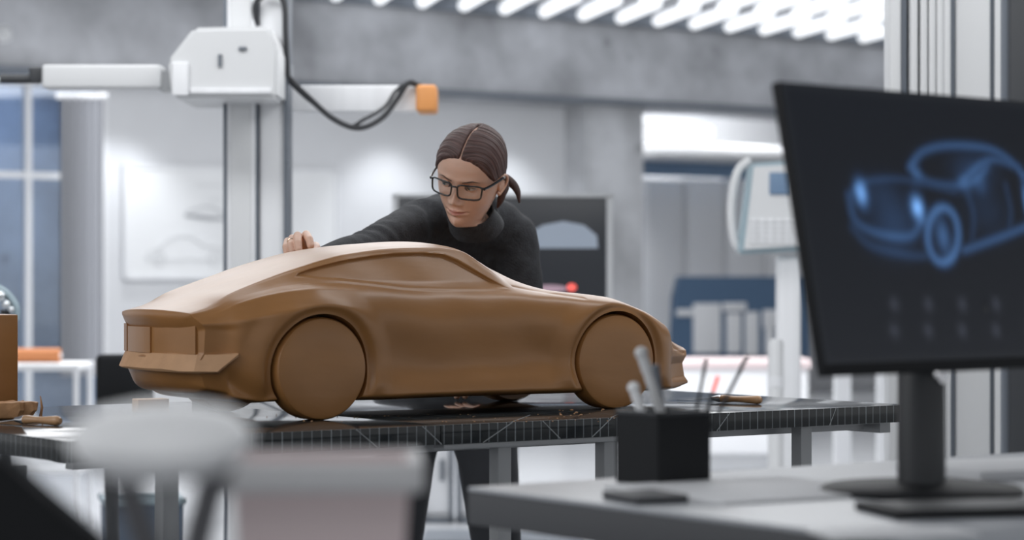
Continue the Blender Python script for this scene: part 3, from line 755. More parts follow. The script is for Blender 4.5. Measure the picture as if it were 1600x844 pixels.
# wheels: plain clay discs with a rounded shoulder
def wheel(w0, sy):
    b = MB(); prof = [(0, -.215), (.05, -.2155), (.088, -.2145), (.0935, -.2125), (WR, -.207), (WR, -.165), (.092, -.155), (0, -.155)]
    Rm = Matrix.Rotation(-PI/2, 4, 'X')          # lathe axis z -> y
    b.lathe([(r, y) for r, y in prof], n=96)
    for v in b.bm.verts: x, y, z = v.co; v.co = (x, z*(1 if sy < 0 else -1), y)
    for v in b.bm.verts: v.co += Vector((w0, 0, WZ))
    return b.build('wheel', 'clay', car, 30)
for w0 in (0, WB):
    for sy in (-1, 1): wheel(w0, sy)
# tail: faceted bumper ledge, sunken plate panel and the wedge below
def sweep(name, path, prof, m, parent, closed_prof=True, sm=25):
    V = []; n = len(prof(0)); Fc = []
    for i, (s_, y_) in enumerate(path):
        a = Vector(path[max(i-1, 0)]); c = Vector(path[min(i+1, len(path)-1)]); t = (c-a).normalized(); nrm = Vector((-t.y, t.x))
        if nrm.x > 0 and abs(y_) < .1 or (abs(y_) >= .1 and nrm.y*y_ < 0): nrm = -nrm
        for off, z in prof(i/(len(path)-1)): V.append((s_+nrm.x*off, y_+nrm.y*off, z))
    for i in range(len(path)-1):
        for q in range(n): Fc.append((i*n+q, i*n+(q+1) % n, (i+1)*n+(q+1) % n, (i+1)*n+q))
    Fc.append(tuple(range(n))); Fc.append(tuple(range((len(path)-1)*n, len(path)*n)))
    return link(name, mesh_np(name, V, Fc), m, parent, sm)
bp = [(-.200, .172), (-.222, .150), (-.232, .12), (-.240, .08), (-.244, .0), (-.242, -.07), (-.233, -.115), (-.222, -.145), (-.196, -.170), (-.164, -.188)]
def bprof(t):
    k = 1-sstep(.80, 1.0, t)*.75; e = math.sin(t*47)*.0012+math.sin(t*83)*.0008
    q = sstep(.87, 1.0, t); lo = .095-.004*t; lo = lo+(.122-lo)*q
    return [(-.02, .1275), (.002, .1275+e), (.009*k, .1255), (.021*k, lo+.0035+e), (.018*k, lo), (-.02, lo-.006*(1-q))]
sweep('bumper_ledge', bp, bprof, 'clay_cut_lit', car)
def plate(ys, off, z0, z1, nm):
    path = [(-.2515+.95*y*y+off, y) for y in ys]
    sweep(nm, path, lambda t: [(-.012, z0), (.0035, z0), (.0035, z1), (-.012, z1)], 'clay', car)
plate(np.linspace(.118, -.005, 8), .0005, .126, .1745, 'licence_panel')
plate(np.linspace(-.006, -.145, 9), .0035, .126, .180, 'tail_lamp_panel')
plate(np.linspace(.153, .126, 3), .0, .126, .179, 'tail_lamp_panel')
# ---------------------------------------------------------------- things on the table
def tabW(x, y): return TC+EX*x+EY*y+UP*TOP
def ontable(px, py):                            # point of the table top seen at a pixel
    d = (CAMZ-TOP)*F/(py-HY); return Vector(((px-800)/F*d, d, TOP))
p = ontable(240, 645)
r = empty('clay_support_block', p, .45, 'small cream clay block on the table under the tail of the car', 'clay block')
boxin(r, 'block', 'cream', (0, .02, .0135), (.065, .04, .027), bev=.002)
p = ontable(318, 645)
r = empty('folded_paper', p, .3, 'small white folded paper corner lying beside the cream clay block', 'paper')
b = MB(); b.prism([(-.02, 0, .001), (.035, .0, .001), (-.02, 0, .022)], (0, 0, 0), (0, .02, 0)); b.build('sheet', 'paper', r)
p = Vector((-1.035, 4.70, TOP))
r = empty('clay_brick', p, TH, 'tall smooth brown clay brick at the left edge, standing on the table', 'clay block')
kk = (CAMZ-TOP)
boxin(r, 'brick', 'clay', (-.0, 0, .098), (.13, .07, .196), bev=.003)
p = ontable(32, 655)
r = empty('clay_slab', p+EY*.05-EX*.035, TH-.45, 'ragged broken slab of raw clay lying in front of the brown clay brick', 'clay slab')
def rag():
    n = 40; bm = bmesh.new(); top = []; bot = []
    for i in range(n):
        a = 2*PI*i/n; rr = 1+random.uniform(-.10, .08)
        x = .085*rr*math.copysign(abs(math.cos(a))**.7, math.cos(a)); y = .045*rr*math.copysign(abs(math.sin(a))**.7, math.sin(a))
        top.append(bm.verts.new((x, y, .031+random.uniform(-.002, .002)))); bot.append(bm.verts.new((x*.88, y*.88, .003)))
    mid = [bm.verts.new((v.co.x*1.01+random.uniform(-.003, .003), v.co.y*1.0, .017)) for v in top]
    bm.faces.new(top); bm.faces.new(bot[::-1])
    for A_, B_ in ((top, mid), (mid, bot)):
        for i in range(n): bm.faces.new((A_[i], A_[(i+1) % n], B_[(i+1) % n], B_[i]))
    bmesh.ops.recalc_face_normals(bm, faces=bm.faces); me = bpy.data.meshes.new('slab'); bm.to_mesh(me); bm.free(); return link('slab', me, 'clay_raw', r, 30)
rag()
p = ontable(78, 641)
r = empty('clay_sliver', ontable(79, 655)+EY*.045, .2, 'thin upright sliver of reddish clay at the tip of the broken slab', 'clay sliver')
b = MB(); b.tube([(0, 0, 0), (.003, 0, .02), (0, .0, .042)], [.003, .0025, .001], 6); b.build('sliver', 'clay_raw', r)
def tool(px0, py0, px1, py1, name, label, blade):
    a = ontable(px0, py0)+UP*.007; c = ontable(px1, py1)+UP*.006; d = (c-a); L = d.length
    r = empty(name, ontable((px0+px1)/2, (py0+py1)/2), math.atan2(d.y, d.x), label, 'tool')
    T = lambda prof: [(max(q, .0), z) for q, z in prof]
    b = MB(); b.lathe(T([(0, -L/2), (.005, -L/2+.001), (.0085, -L/2+.006), (.0092, -L/2+.012), (.0068, -L*.12), (.0062, L*.05), (.0085, L*.22), (.008, L*.3)]), n=24)
    for v in b.bm.verts: x, y, z = v.co; v.co = (z, x, y+.0092)
    b.build('handle', 'wood', r)
    b = MB(); b.lathe([(.0075, L*.3), (.0078, L*.36), (.006, L*.42), (.0045, L*.5)], n=20)
    for v in b.bm.verts: x, y, z = v.co; v.co = (z, x, y+.0088)
    b.build('ferrule', 'steel', r)
    b = MB(); b.prism([(L*.48, -.004, .008), (L*.5+blade*.5, -.011, .004), (L*.5+blade, 0, .0015), (L*.5+blade*.5, .011, .004), (L*.48, .004, .008)], (0, 0, 0), (0, 0, .001)); b.build('blade', 'steel', r)
    return r
tool(1190, 632, 1112, 629, 'palette_knife', 'palette knife with a turned wooden handle lying at the right end of the table', .09)
tool(95, 666, 24, 663, 'sculpting_knife', 'thin sculpting knife with a pale wooden handle in front of the broken clay slab', .05)
# crumbs of clay
b = MB()
for i in range(70):
    q = ontable(random.uniform(400, 1010), random.uniform(648, 660)); b.ball(q+UP*.0006, random.uniform(.0006, .0018), sc=(1.4, 1, .6), n=6)
for i in range(14):
    q = ontable(random.uniform(870, 960), random.uniform(640, 650)); b.ball(q+UP*.001, random.uniform(.001, .003), sc=(1.4, 1, .6), n=6)
o = b.build('clay_crumbs', 'clay_raw'); tag(o, 'tiny crumbs of clay scattered along the near edge of the table', 'clay crumbs', kind='stuff')

# ================================================================ FOREGROUND DESK with the monitor
DC = Vector((-.057, 3.10, 0)); DT = .042
desk = empty('desk', DC, TH, 'pale grey desk with a dark edge in the right foreground, carrying the monitor', 'desk')
boxin(desk, 'desktop', 'desk_top', (.9, -.62, TOP-.003), (1.8, 1.24, .006), bev=.002)
boxin(desk, 'edge_band', 'desk_edge', (.9, -.62, TOP-.006-DT/2), (1.8, 1.24, DT), bev=.002)
for x, y in ((.30, -.1), (1.7, -.1), (1.7, -1.14)): boxin(desk, 'leg', 'alu_dark', (x, y, (TOP-DT)/2-.003), (.05, .05, TOP-DT-.006))
def ondesk(px, py): return ontable(px, py)
# monitor
def monitor():
    TLc = W(1217, 126, 2.84); hor = Vector((.326, .297, 0)).normalized(); nrm = Vector((hor.y, -hor.x, 0)); tilt = math.radians(11.7)
    Wd, Hh = .61, .352
    base = W(1440, 770, 3.02); base.z = TOP
    rot = math.atan2(hor.y, hor.x)
    r = empty('monitor', base, rot, 'large black monitor showing a glowing blue car drawing, in the right foreground', 'monitor')
    Minv = (Matrix.Translation(base) @ Matrix.Rotation(rot, 4, 'Z')).inverted()
    # panel frame: origin at the screen's bottom-left corner, x right, y up the screen, z out of the screen
    up = Vector((0, 0, 1))*math.cos(tilt)-nrm*math.sin(tilt); zz = hor.cross(up).normalized()
    o = TLc-up*Hh
    P = Minv @ Matrix(((hor.x, up.x, zz.x, o.x), (hor.y, up.y, zz.y, o.y), (hor.z, up.z, zz.z, o.z), (0, 0, 0, 1)))
    b = MB(); b.box((Wd/2, Hh/2, -.007), (Wd, Hh, .014), bev=.003, T=P); b.box((Wd/2, Hh/2, -.028), (Wd*.6, Hh*.6, .032), bev=.01, T=P); b.build('casing', 'black_plastic', r)
    b = MB(); b.box((Wd/2, Hh/2+.006, .0006), (Wd-.006, Hh-.016, .0012), T=P); sc = b.build('screen', 'screen_black', r)
    def g(px, py):                              # pixel -> panel coordinates
        d = Vector(((px-800)/F, 1, -(py-HY)/F)); cam = Vector((0, 0, CAMZ)); t = (o-cam).dot(zz)/d.dot(zz); q = cam+d*t-o
        return Vector((q.dot(hor), q.dot(up), .0016))
    # the picture on the screen: a softly glowing car drawing and a row of dim icons
    nx, ny = 200, 120; xs = np.linspace(.010, Wd-.010, nx); ys = np.linspace(.020, Hh-.010, ny); GX, GY = np.meshgrid(xs, ys); I = np.zeros_like(GX)
    def pt(q): v = g(*q); return np.array([v.x, v.y])
    def line(pts, w_, a):
        nonlocal I
        P_ = [np.array((p_.x, p_.y)) for p_ in spline([Vector((*pt(q), 0)) for q in pts], 5)]; dm = np.full(GX.shape, 9.)
        for a_, c_ in zip(P_, P_[1:]):
            e = c_-a_; t = np.clip(((GX-a_[0])*e[0]+(GY-a_[1])*e[1])/max(e@e, 1e-9), 0, 1); dm = np.minimum(dm, np.hypot(GX-a_[0]-t*e[0], GY-a_[1]-t*e[1]))
        I = np.maximum(I, a*np.exp(-(dm/w_)**2))
    def blob(q, rx, ry, a):
        nonlocal I
        c_ = pt(q); I = I+a*np.exp(-(((GX-c_[0])/rx)**2+((GY-c_[1])/ry)**2))
    for pts, w_, a in (([(1325, 305), (1335, 345), (1370, 365), (1420, 370), (1440, 345)], .006, .22), ([(1330, 300), (1350, 285), (1400, 280), (1450, 290), (1490, 300)], .005, .12),
        ([(1420, 262), (1440, 238), (1480, 228), (1540, 232), (1575, 250), (1598, 275)], .006, .26), ([(1420, 262), (1450, 285), (1500, 290), (1530, 275), (1545, 250)], .006, .2),
        ([(1500, 285), (1545, 250), (1590, 262)], .006, .22), ([(1505, 392), (1560, 372), (1610, 352)], .006, .26), ([(1330, 355), (1360, 385), (1420, 400), (1450, 400)], .006, .12),
        ([(1510, 300), (1520, 340), (1515, 390)], .005, .1), ([(1570, 290), (1578, 330), (1575, 362)], .005, .1), ([(1472+24*math.cos(a_*PI/8), 368+43*math.sin(a_*PI/8)) for a_ in range(17)], .0065, .42)): line(pts, w_, a)
    for q, rx, ry, a in (((1344, 303), .010, .015, .95), ((1432, 325), .011, .014, 1.15), ((1604, 318), .007, .025, .7), ((1472, 370), .013, .022, .38), ((1395, 345), .04, .028, .13), ((1375, 300), .035, .02, .07), ((1520, 265), .04, .02, .12),
        ((1430, 270), .010, .012, .2), ((1505, 288), .014, .012, .16), ((1530, 290), .014, .012, .16), ((1540, 330), .04, .03, .06), ((1400, 380), .04, .02, .05)): blob(q, rx, ry, a)
    K = np.zeros_like(I); I_, I = I, K
    for i in range(5):
        for y in (476, 517): blob((1396+i*53, y), .008, .009, .5)
    K = I
    V = [P @ Vector((x, y, .0016)) for x, y in zip(GX.ravel(), GY.ravel())]; Fc = [(a*nx+q, a*nx+q+1, (a+1)*nx+q+1, (a+1)*nx+q) for a in range(ny-1) for q in range(nx-1)]
    me = mesh_np('car_picture', V, Fc); at = me.color_attributes.new('picture', 'FLOAT_COLOR', 'POINT')
    C_ = np.stack([.0042+I_*.05+I_**2*.12+K*.045, .0050+I_*.15+I_**2*.24+K*.050, .0075+I_*.40+I_**2*.42+K*.068, np.ones_like(I_)], -1).reshape(-1)
    at.data.foreach_set('color', C_.astype(np.float32)); link('car_picture', me, 'picture_glow', sc)
    # neck and foot
    b = MB(); zt = .235
    b.lathe([(.031, .004), (.030, .02), (.029, zt), (.024, zt+.01)], n=32); nk = b.build('neck', 'dark_metal', r)
    b = MB(); b.cyl((-.0, -.028, .148), (0, -.034, .148), .011); b.build('lock_knob', 'steel', nk)
    b = MB(); c2 = P @ Vector((Wd/2, Hh*.28, -.03)); b.box(((c2.x)/2, (c2.y)/2+.0, zt-.02), (max(.06, abs(c2.x)+.08), .05, .05), bev=.008, rz=math.atan2(c2.y, c2.x)); b.build('hinge', 'dark_metal', r)
    b = MB(); b.lathe([(0, .0), (.125, .0), (.127, .004), (.12, .009), (.03, .013), (0, .013)], n=56); b.build('foot', 'black_plastic', r)
m, nt, b_ = new_mat('picture_glow'); M['picture_glow'] = m
b_.inputs['Base Color'].default_value = (.012, .014, .018, 1); b_.inputs['Roughness'].default_value = .32
at_ = nt.nodes.new('ShaderNodeAttribute'); at_.attribute_name = 'picture'; nt.links.new(at_.outputs['Color'], b_.inputs['Emission Color']); b_.inputs['Emission Strength'].default_value = .8
monitor()
# pen cup with pens
pc = ondesk(1036, 753)
cup = empty('pen_cup', pc, TH, 'square black pen cup on the desk, left of the monitor', 'cup')
b = MB(); w = .085; h = .092; t = .003
for sx in (-1, 1): b.box((sx*(w/2), 0, h/2), (t, w, h)); b.box((0, sx*(w/2), h/2), (w+t, t, h))
b.box((0, 0, .003), (w, w, .006)); b.build('shell', 'black_plastic', cup)
b = MB()
for sx in (-1, 1): b.box((sx*(w/2), 0, h), (.006, w+.006, .005), bev=.001); b.box((0, sx*(w/2), h), (w+.006, .006, .005), bev=.001)
b.build('rim', 'dark_metal', cup)
def pen(px0, py0, px1, py1, name, label, r_, m, capm, ball=True, ofs=0):
    d0 = pc.y+ofs; a = W(px0, py0, d0); c = W(px1, py1, d0+.0); a.z = max(a.z, TOP+.012)
    root = empty(name, a, 0, label, 'pen', 'pens in the black cup'); v = c-a
    b = MB(); b.cyl((0, 0, 0), v*.86, r_); b.build('barrel', m, root)
    b = MB(); b.cyl(v*.84, v, r_*1.12); 
    if ball: b.ball(v, r_*1.35)
    b.build('cap', capm, root)
pen(1062, 735, 1002, 552, 'marker', 'fat white marker with a round end leaning left in the pen cup', .0065, 'white_plastic', 'white_plastic', True)
pen(1030, 730, 990, 606, 'marker', 'short pale marker leaning left beside the fat white one in the pen cup', .006, 'lamp_white', 'lamp_white', True, -.02)
pen(1048, 735, 1024, 570, 'pen', 'thin grey pen standing between the two white markers in the cup', .0045, 'alu_dark', 'alu_dark', False, .02)
pen(1075, 735, 1122, 588, 'pen', 'thin dark pen leaning right in the pen cup, the lower one', .0024, 'dark_metal', 'red', False, .02)
pen(1078, 735, 1168, 556, 'pen', 'thin dark pen leaning right in the pen cup, the longest one', .0024, 'dark_metal', 'dark_metal', False, 0)
pen(1070, 735, 1104, 560, 'pen', 'thin dark pen leaning right in the pen cup, the most upright one', .0022, 'dark_metal', 'dark_metal', False, -.01)
# papers and keyboard on the desk
def sheet(px, py, w, h, rz, name, label, m='paper', t=.004, cat='paper'):
    q = ondesk(px, py); q.z = TOP
    r = empty(name, q, rz, label, cat); boxin(r, 'sheets' if m == 'paper' else 'cover', m, (0, 0, t/2+.0002), (w, h, t), bev=min(.001, t/3))
    return r
sheet(1180, 768, .28, .27, TH-.12, 'paper_sheets', 'white loose sheets of paper on the desk, between pen cup and monitor foot')
sheet(1395, 836, .16, .08, TH-.4, 'paper_note', 'pale note sheet on the desk near the bottom edge of the picture')
r = sheet(1615, 737, .32, .20, TH-.2, 'notepad', 'white notepad on the desk to the right behind the monitor foot', 'paper', .012, 'notepad')
r = sheet(1560, 800, .30, .13, TH-.4, 'drawing_tablet', 'black tablet lying on the desk in front of the monitor foot at the right', 'black_plastic', .009, 'tablet')
boxin(r, 'pad', 'dark_metal', (0, 0, .0097), (.26, .10, .001))
r = sheet(1008, 783, .07, .09, TH-.2, 'notebook', 'grey closed notebook on the desk below the pen cup', 'desk_edge', .010, 'notebook')
boxin(r, 'pages', 'paper', (.002, 0, .005), (.068, .086, .006))

# ================================================================ NEAR FOREGROUND, lower left, far out of focus
def near_lamp():
    d = 1.45; k = d/F; p = W(250, 680, d); base = Vector((p.x, p.y, 0))
    r = empty('dish_lamp', base, 0, 'pale round dish on two crossing grey arms, out of focus in the left foreground', 'lamp')
    b = MB(); z = p.z
    b.lathe([(q*.82, z+h_*1.0+.004) for q, h_ in ((0, .012), (.035, .010), (.060, .004), (.068, -.004), (.062, -.016), (.045, -.024), (0, -.026))], n=48)
    Rt = Matrix.Translation((0, 0, z)) @ Matrix.Rotation(.20, 4, 'X') @ Matrix.Translation((0, 0, -z))
    for v in b.bm.verts: v.co = Rt @ v.co
    b.build('dish', 'lamp_white', r)
    b = MB()
    b.tube([(-.025, 0, z-.015), (.035, .008, z-.20)], .010, 10); b.tube([(.035, .0, z-.015), (-.015, .012, z-.20)], .010, 10); b.build('arm', 'lamp_grey', r)
    b = MB(); b.cyl((.01, .01, .03), (.01, .01, z-.185), .012); b.build('pole', 'lamp_grey', r)
    b = MB(); b.lathe([(.05, 0), (.05, .012), (.02, .03), (0, .03)], n=40); b.build('foot', 'lamp_grey', r)
near_lamp()
def tub():
    d = 1.9; k = d/F; 
    r = empty('storage_tub', (W(505, 0, d).x, d, 0), .06, 'pinkish grey tapered plastic tub, out of focus at the bottom of the picture', 'tub')
    zt = CAMZ-(716-HY)*k; zb2 = zt-.24
    def frus(z, w, dd): return [(-w/2, -dd/2, z), (w/2, -dd/2, z), (w/2, dd/2, z), (-w/2, dd/2, z)]
    V = frus(zb2, .105, .09)+frus(zt, .135, .12)+frus(zt, .128, .113)+frus(zb2+.004, .098, .083)
    Fc = [(0, 1, 2, 3), (12, 13, 14, 15)]+[(i, (i+1) % 4, 4+(i+1) % 4, 4+i) for i in range(4)]+[(4+i, 4+(i+1) % 4, 8+(i+1) % 4, 8+i) for i in range(4)]+[(8+i, 8+(i+1) % 4, 12+(i+1) % 4, 12+i) for i in range(4)]
    link('shell', mesh_np('shell', V, Fc), 'pink_tub', r, 20)
    b = MB(); w, dd = .146, .13
    for sy in (-1, 1): b.box((0, sy*dd/2, zt-.010), (w, .010, .024), bev=.003); b.box((sy*w/2, 0, zt-.010), (.010, dd, .024), bev=.003)
    b.build('rim', 'tub_rim', r)
    b = MB(); b.box((0, 0, zb2/2), (.10, .085, zb2), bev=.003); b.build('stand', 'alu_dark', r)
tub()
def bag():
    d = 1.7; k = d/F; q = [(-120, 640), (10, 722), (70, 775), (170, 860), (215, 960), (-120, 960)]
    base = W(0, 0, d); r = empty('dark_case', (base.x, d, 0), 0, 'black slanting case in the bottom left corner, out of focus', 'case')
    b = MB(); b.prism([((px-0)*k, 0, CAMZ-(py-HY)*k) for px, py in q], (0, 0, 0), (0, .03, 0)); bmesh.ops.bevel(b.bm, geom=list(b.bm.edges), offset=.004, segments=2, affect='EDGES'); b.build('body', 'black_plastic', r)
    b = MB(); b.tube([((px-0)*k, .015, CAMZ-(py-HY)*k) for px, py in q[:4]], .004, 8); b.build('piping', 'dark_metal', r)
    z1 = CAMZ-(960-HY)*k; b = MB(); b.box((20*k, .015, z1/2), (.10, .028, z1)); b.build('stand', 'alu_dark', r)
bag()
#@@PART3
# ================================================================ THE WOMAN
def remesh(bm_or_mb, name, m, parent, voxel, it=6, fac=.5, disp=None, sm=180):
    b = bm_or_mb; bmesh.ops.recalc_face_normals(b.bm, faces=b.bm.faces)
    me = bpy.data.meshes.new('t'); b.bm.to_mesh(me); b.bm.free(); o = bpy.data.objects.new('t', me); COL.objects.link(o)
    md = o.modifiers.new('r', 'REMESH'); md.mode = 'VOXEL'; md.voxel_size = voxel
    s_ = o.modifiers.new('s', 'SMOOTH'); s_.iterations = it; s_.factor = fac
    bpy.context.view_layer.update(); me2 = bpy.data.meshes.new_from_object(o.evaluated_get(bpy.context.evaluated_depsgraph_get()))
    bpy.data.objects.remove(o); me2.name = name; me2.materials.clear()
    if disp:
        n = len(me2.vertices); co = np.empty(n*3); me2.vertices.foreach_get('co', co); no = np.empty(n*3); me2.vertices.foreach_get('normal', no)
        co = co.reshape(-1, 3); no = no.reshape(-1, 3); co = co+no*disp(co)[:, None]; me2.vertices.foreach_set('co', co.ravel()); me2.update()
    return link(name, me2, m, parent, sm)
def chain(b, pts, n=20):
    for (p, r1), (q, r2) in zip(pts, pts[1:]):
        p, q = Vector(p), Vector(q)
        if (q-p).length > 1e-4: b.cyl(p, q, r1, r2, n=n)
    for p, r1 in pts: b.ball(p, r1, n=n)
PY = 5.62
person = empty('person', (-.16, 5.95, 0), 0, 'woman in black turtleneck and glasses leaning over the clay car, hand on its roof', 'person')
PO = Vector((-.16, 5.95, 0))
def L_(p): return Vector(p)-PO                   # world -> person
# head frame (found from the face's landmarks)
HYW, HPI, HRO, HSC = .3061, .4680, .2283, .9438; HT = Vector((-.0911, 5.30, 1.3935))
def headM():
    cy, sy, cp, sp, cr, sr = math.cos(HYW), math.sin(HYW), math.cos(HPI), math.sin(HPI), math.cos(HRO), math.sin(HRO)
    return np.array([[cr, 0, sr], [0, 1, 0], [-sr, 0, cr]]) @ np.array([[cy, -sy, 0], [sy, cy, 0], [0, 0, 1]]) @ np.array([[1, 0, 0], [0, cp, sp], [0, -sp, cp]])
HM = headM()
def hw(P):                                      # head-local (x right in picture, y out of the face, z up) -> person space
    P = np.asarray(P, float)*np.array([1, 1, .944]); w_ = (P @ HM.T)*np.array([1, -1, 1])*HSC
    return w_+np.array(HT-PO)
def hv(x, y, z): return Vector(hw([x, y, z]))
ZT_ = [-.160, -.138, -.124, -.117, -.113, -.106, -.097, -.085, -.07, -.055, -.04, -.02, 0, .02, .04, .06, .08, .095, .106, .113, .117]
YF_ = [.034, .036, .046, .062, .0700, .0765, .0805, .0815, .0825, .0830, .0825, .0815, .0815, .0865, .0860, .0810, .0690, .0540, .0380, .0220, .002]
WD_ = [.047, .046, .044, .0395, .0375, .0390, .0430, .0480, .0540, .0598, .0645, .0690, .0715, .0725, .0725, .0705, .0635, .0540, .0400, .0260, .002]
YB_ = [-.062, -.062, -.062, -.062, -.062, -.063, -.065, -.068, -.073, -.079, -.086, -.094, -.100, -.103, -.103, -.099, -.089, -.076, -.060, -.044, -.016]
def head_surface(ph, z):
    yf = pchip(ZT_, YF_, z); wd = pchip(ZT_, WD_, z); yb = -pchip(ZT_, YB_, z); s_, c_ = np.sin(ph), np.cos(ph)
    x = wd*np.sign(s_)*np.abs(s_)**(.95+np.where(c_ > 0, .75, 0)*sstep(-.045, -.105, z))
    y = np.where(c_ >= 0, yf*np.abs(c_)**.82, -yb*np.abs(c_)**.95)
    y = y+np.where(z < -.118, (z+.118)*.9, 0)
    return x, y
def G(a, b_): return np.exp(-(a/b_)**2)
def face_relief(x, z, front):
    ax = np.abs(x)
    nose = pchip([-.060, -.052, -.047, -.041, -.035, -.028, -.018, -.006, .004, .014, .024], [0, .001, .008, .0195, .0235, .0205, .0150, .0095, .0055, .0025, 0], np.clip(z, -.06, .024))
    sig = pchip([-.06, -.045, -.036, -.02, 0, .02], [.011, .0105, .0098, .0078, .0066, .010], np.clip(z, -.06, .02))
    d = nose*np.exp(-(ax/sig)**2.2)
    d = d+.0075*G(ax-.0125, .0058)*G(z+.0425, .0062)           # nostril wings
    d = d-.0085*G(ax-.030, .0155)*G(z+.001, .0115)             # eye sockets
    d = d+.0035*G(ax-.028, .018)*G(z-.020, .007)               # brow
    d = d+.0050*G(ax-.043, .015)*G(z+.026, .014)               # cheek bones
    lw = G(ax, .0185)
    d = d+.0052*lw*G(z+.0640, .0042)-.0006*G(ax, .003)*G(z+.0615, .003)
    d = d+.0068*G(ax, .0165)*G(z+.0735, .0048)
    d = d-.0042*G(ax, .022)*G(z+.0685, .0016)
    d = d-.0028*G(ax-.0235, .004)*G(z+.068, .004)
    d = d-.0045*G(ax, .016)*G(z+.0835, .0050)+.0045*G(ax, .017)*G(z+.100, .0095)
    d = d-.0014*G(ax, .0028)*G(z+.054, .006)
    d = d-.0030*G(ax-.024, .005)*G(z+.050, .012)*.5
    return d*front
def build_head(b_name='body'):
    nu, nz = 300, 260
    u = np.linspace(-PI, PI, nu, endpoint=False); ph = u-.42*np.sin(u)
    tz = np.linspace(0, 1, nz); z = -.160+.277*(tz**1.0)
    Z = np.repeat(z[:, None], nu, 1); PH = np.repeat(ph[None, :], nz, 0)
    x, y = head_surface(PH, Z); front = sstep(.0, .35, np.cos(PH))*(Z > -.118+.0*x)
    front = front*sstep(-.120, -.108, Z)
    y = y+face_relief(x, Z, front)
    V = np.stack([x, y, Z], 2).reshape(-1, 3); Fc = []; mi = []
    for i in range(nz-1):
        for q in range(nu):
            Fc.append((i*nu+q, i*nu+(q+1) % nu, (i+1)*nu+(q+1) % nu, (i+1)*nu+q))
            xx, zz, cc = abs(x[i, q]), z[i], math.cos(ph[q]); k = 0
            if cc > .3:
                up = .0042*(1-(xx/.0235)**2); lo = .0062*(1-(xx/.0215)**2)
                if xx < .0235 and -.0683-max(lo, 0) < zz < -.0675+max(up, 0)+.0008: k = 1
            mi.append(k)
    Fc.append(tuple(range(nu))[::-1]); mi.append(0); Fc.append(tuple((nz-1)*nu+q for q in range(nu))); mi.append(0)
    return V, Fc, mi
def build_body():
    V, Fc, mi = build_head(); Vw = hw(V)
    me = bpy.data.meshes.new('body'); me.from_pydata([tuple(v) for v in Vw], [], Fc); me.polygons.foreach_set('material_index', mi)
    bm = bmesh.new(); bm.from_mesh(me)
    # eyelids: partial shells round the eyeballs
    def lid(cx, a0, a1, r):
        N_, K_ = 26, 10; G_ = []
        for i in range(N_+1):
            az = -1.25+2.5*i/N_; row = []
            for k in range(K_+1):
                t = k/K_; e_in = a0*(math.cos(az*1.15)*.9 if abs(az) < 1.36 else 0)+(.05 if a0 < 0 else 0)*0; el = e_in+(a1-e_in)*t
                rr = r+.0006*(1-t)*0
                row.append(bm.verts.new(hv(cx+rr*math.sin(az)*math.cos(el), EYEY+rr*math.cos(az)*math.cos(el), EYEZ+rr*math.sin(el))))
            G_.append(row)
        for i in range(N_):
            for k in range(K_): bm.faces.new((G_[i][k], G_[i+1][k], G_[i+1][k+1], G_[i][k+1]))
        return G_
    for sx in (-1, 1):
        lid(sx*EYEX, .30, 1.35, EYER+.0012); lid(sx*EYEX, -.36, -1.3, EYER+.0010)
    # ears
    for sx in (-1, 1):
        for (pts, rr) in (([(0, .012, .020), (.004, .004, .031), (.008, -.010, .032), (.011, -.020, .022), (.011, -.021, .006), (.008, -.015, -.010), (.003, -.004, -.022), (0, .004, -.028), (-.001, .008, -.020)], [.0025, .0034, .0036, .0036, .0034, .0032, .0042, .0048, .003]),
                          ([(.001, .008, -.012), (.002, .010, -.004), (.001, .008, .004)], [.003, .0034, .003]),
                          ([(.003, -.004, .020), (.004, -.012, .012), (.003, -.010, -.004), (.002, -.002, -.014)], [.003, .0034, .0032, .003])):
            sp = spline(pts, 5); rad = np.interp(np.linspace(0, 1, len(sp)), np.linspace(0, 1, len(rr)), rr)
            tb_ = MB(); tb_.tube([hv(sx*(.0715+p.x*.9), -.010+p.y*.85, -.016+p.z*.80) for p in sp], [float(q)*.85 for q in rad], 10)
            t_ = bpy.data.meshes.new('t'); tb_.bm.to_mesh(t_); tb_.bm.free(); bm.from_mesh(t_); bpy.data.meshes.remove(t_)
        e_ = MB(); Rm = Matrix.Identity(4)
        e_.ball((0, 0, 0), 1, sc=(.0065, .0155, .0215), n=20)
        for v in e_.bm.verts: v.co = hv(sx*(.0715+v.co.x-v.co.y*.15), -.0135+v.co.y+v.co.z*.12, -.014+v.co.z)
        t_ = bpy.data.meshes.new('t'); e_.bm.to_mesh(t_); e_.bm.free(); bm.from_mesh(t_); bpy.data.meshes.remove(t_)
    # limbs and trunk under the clothes, hands
    t2 = MB(); skeleton(t2, -.010); o = remesh(t2, 'q', 'skin', None, .008, 4); bm.from_mesh(o.data); bpy.data.objects.remove(o)
    for hand in hands():
        t3 = MB()
        for c_ in hand: chain(t3, c_, 14)
        o = remesh(t3, 'q', 'skin', None, .0013, 3, .4); bm.from_mesh(o.data); bpy.data.objects.remove(o)
    bmesh.ops.recalc_face_normals(bm, faces=bm.faces); bm.to_mesh(me); bm.free()
    ob = link('body', me, ['skin', 'lip', 'brow'], person, 180)
    return ob
EYEX, EYEY, EYEZ, EYER = .0310, .0650, -.0010, .0118
SHR, SHL = (-.215, 5.50, 1.283), (.003, 5.62, 1.262)
ELR, WRR = (-.325, 5.22, 1.222), (-.412, 5.04, 1.196)
ELL, WRL = (.040, 5.59, 1.055), (-.080, 5.445, .955)
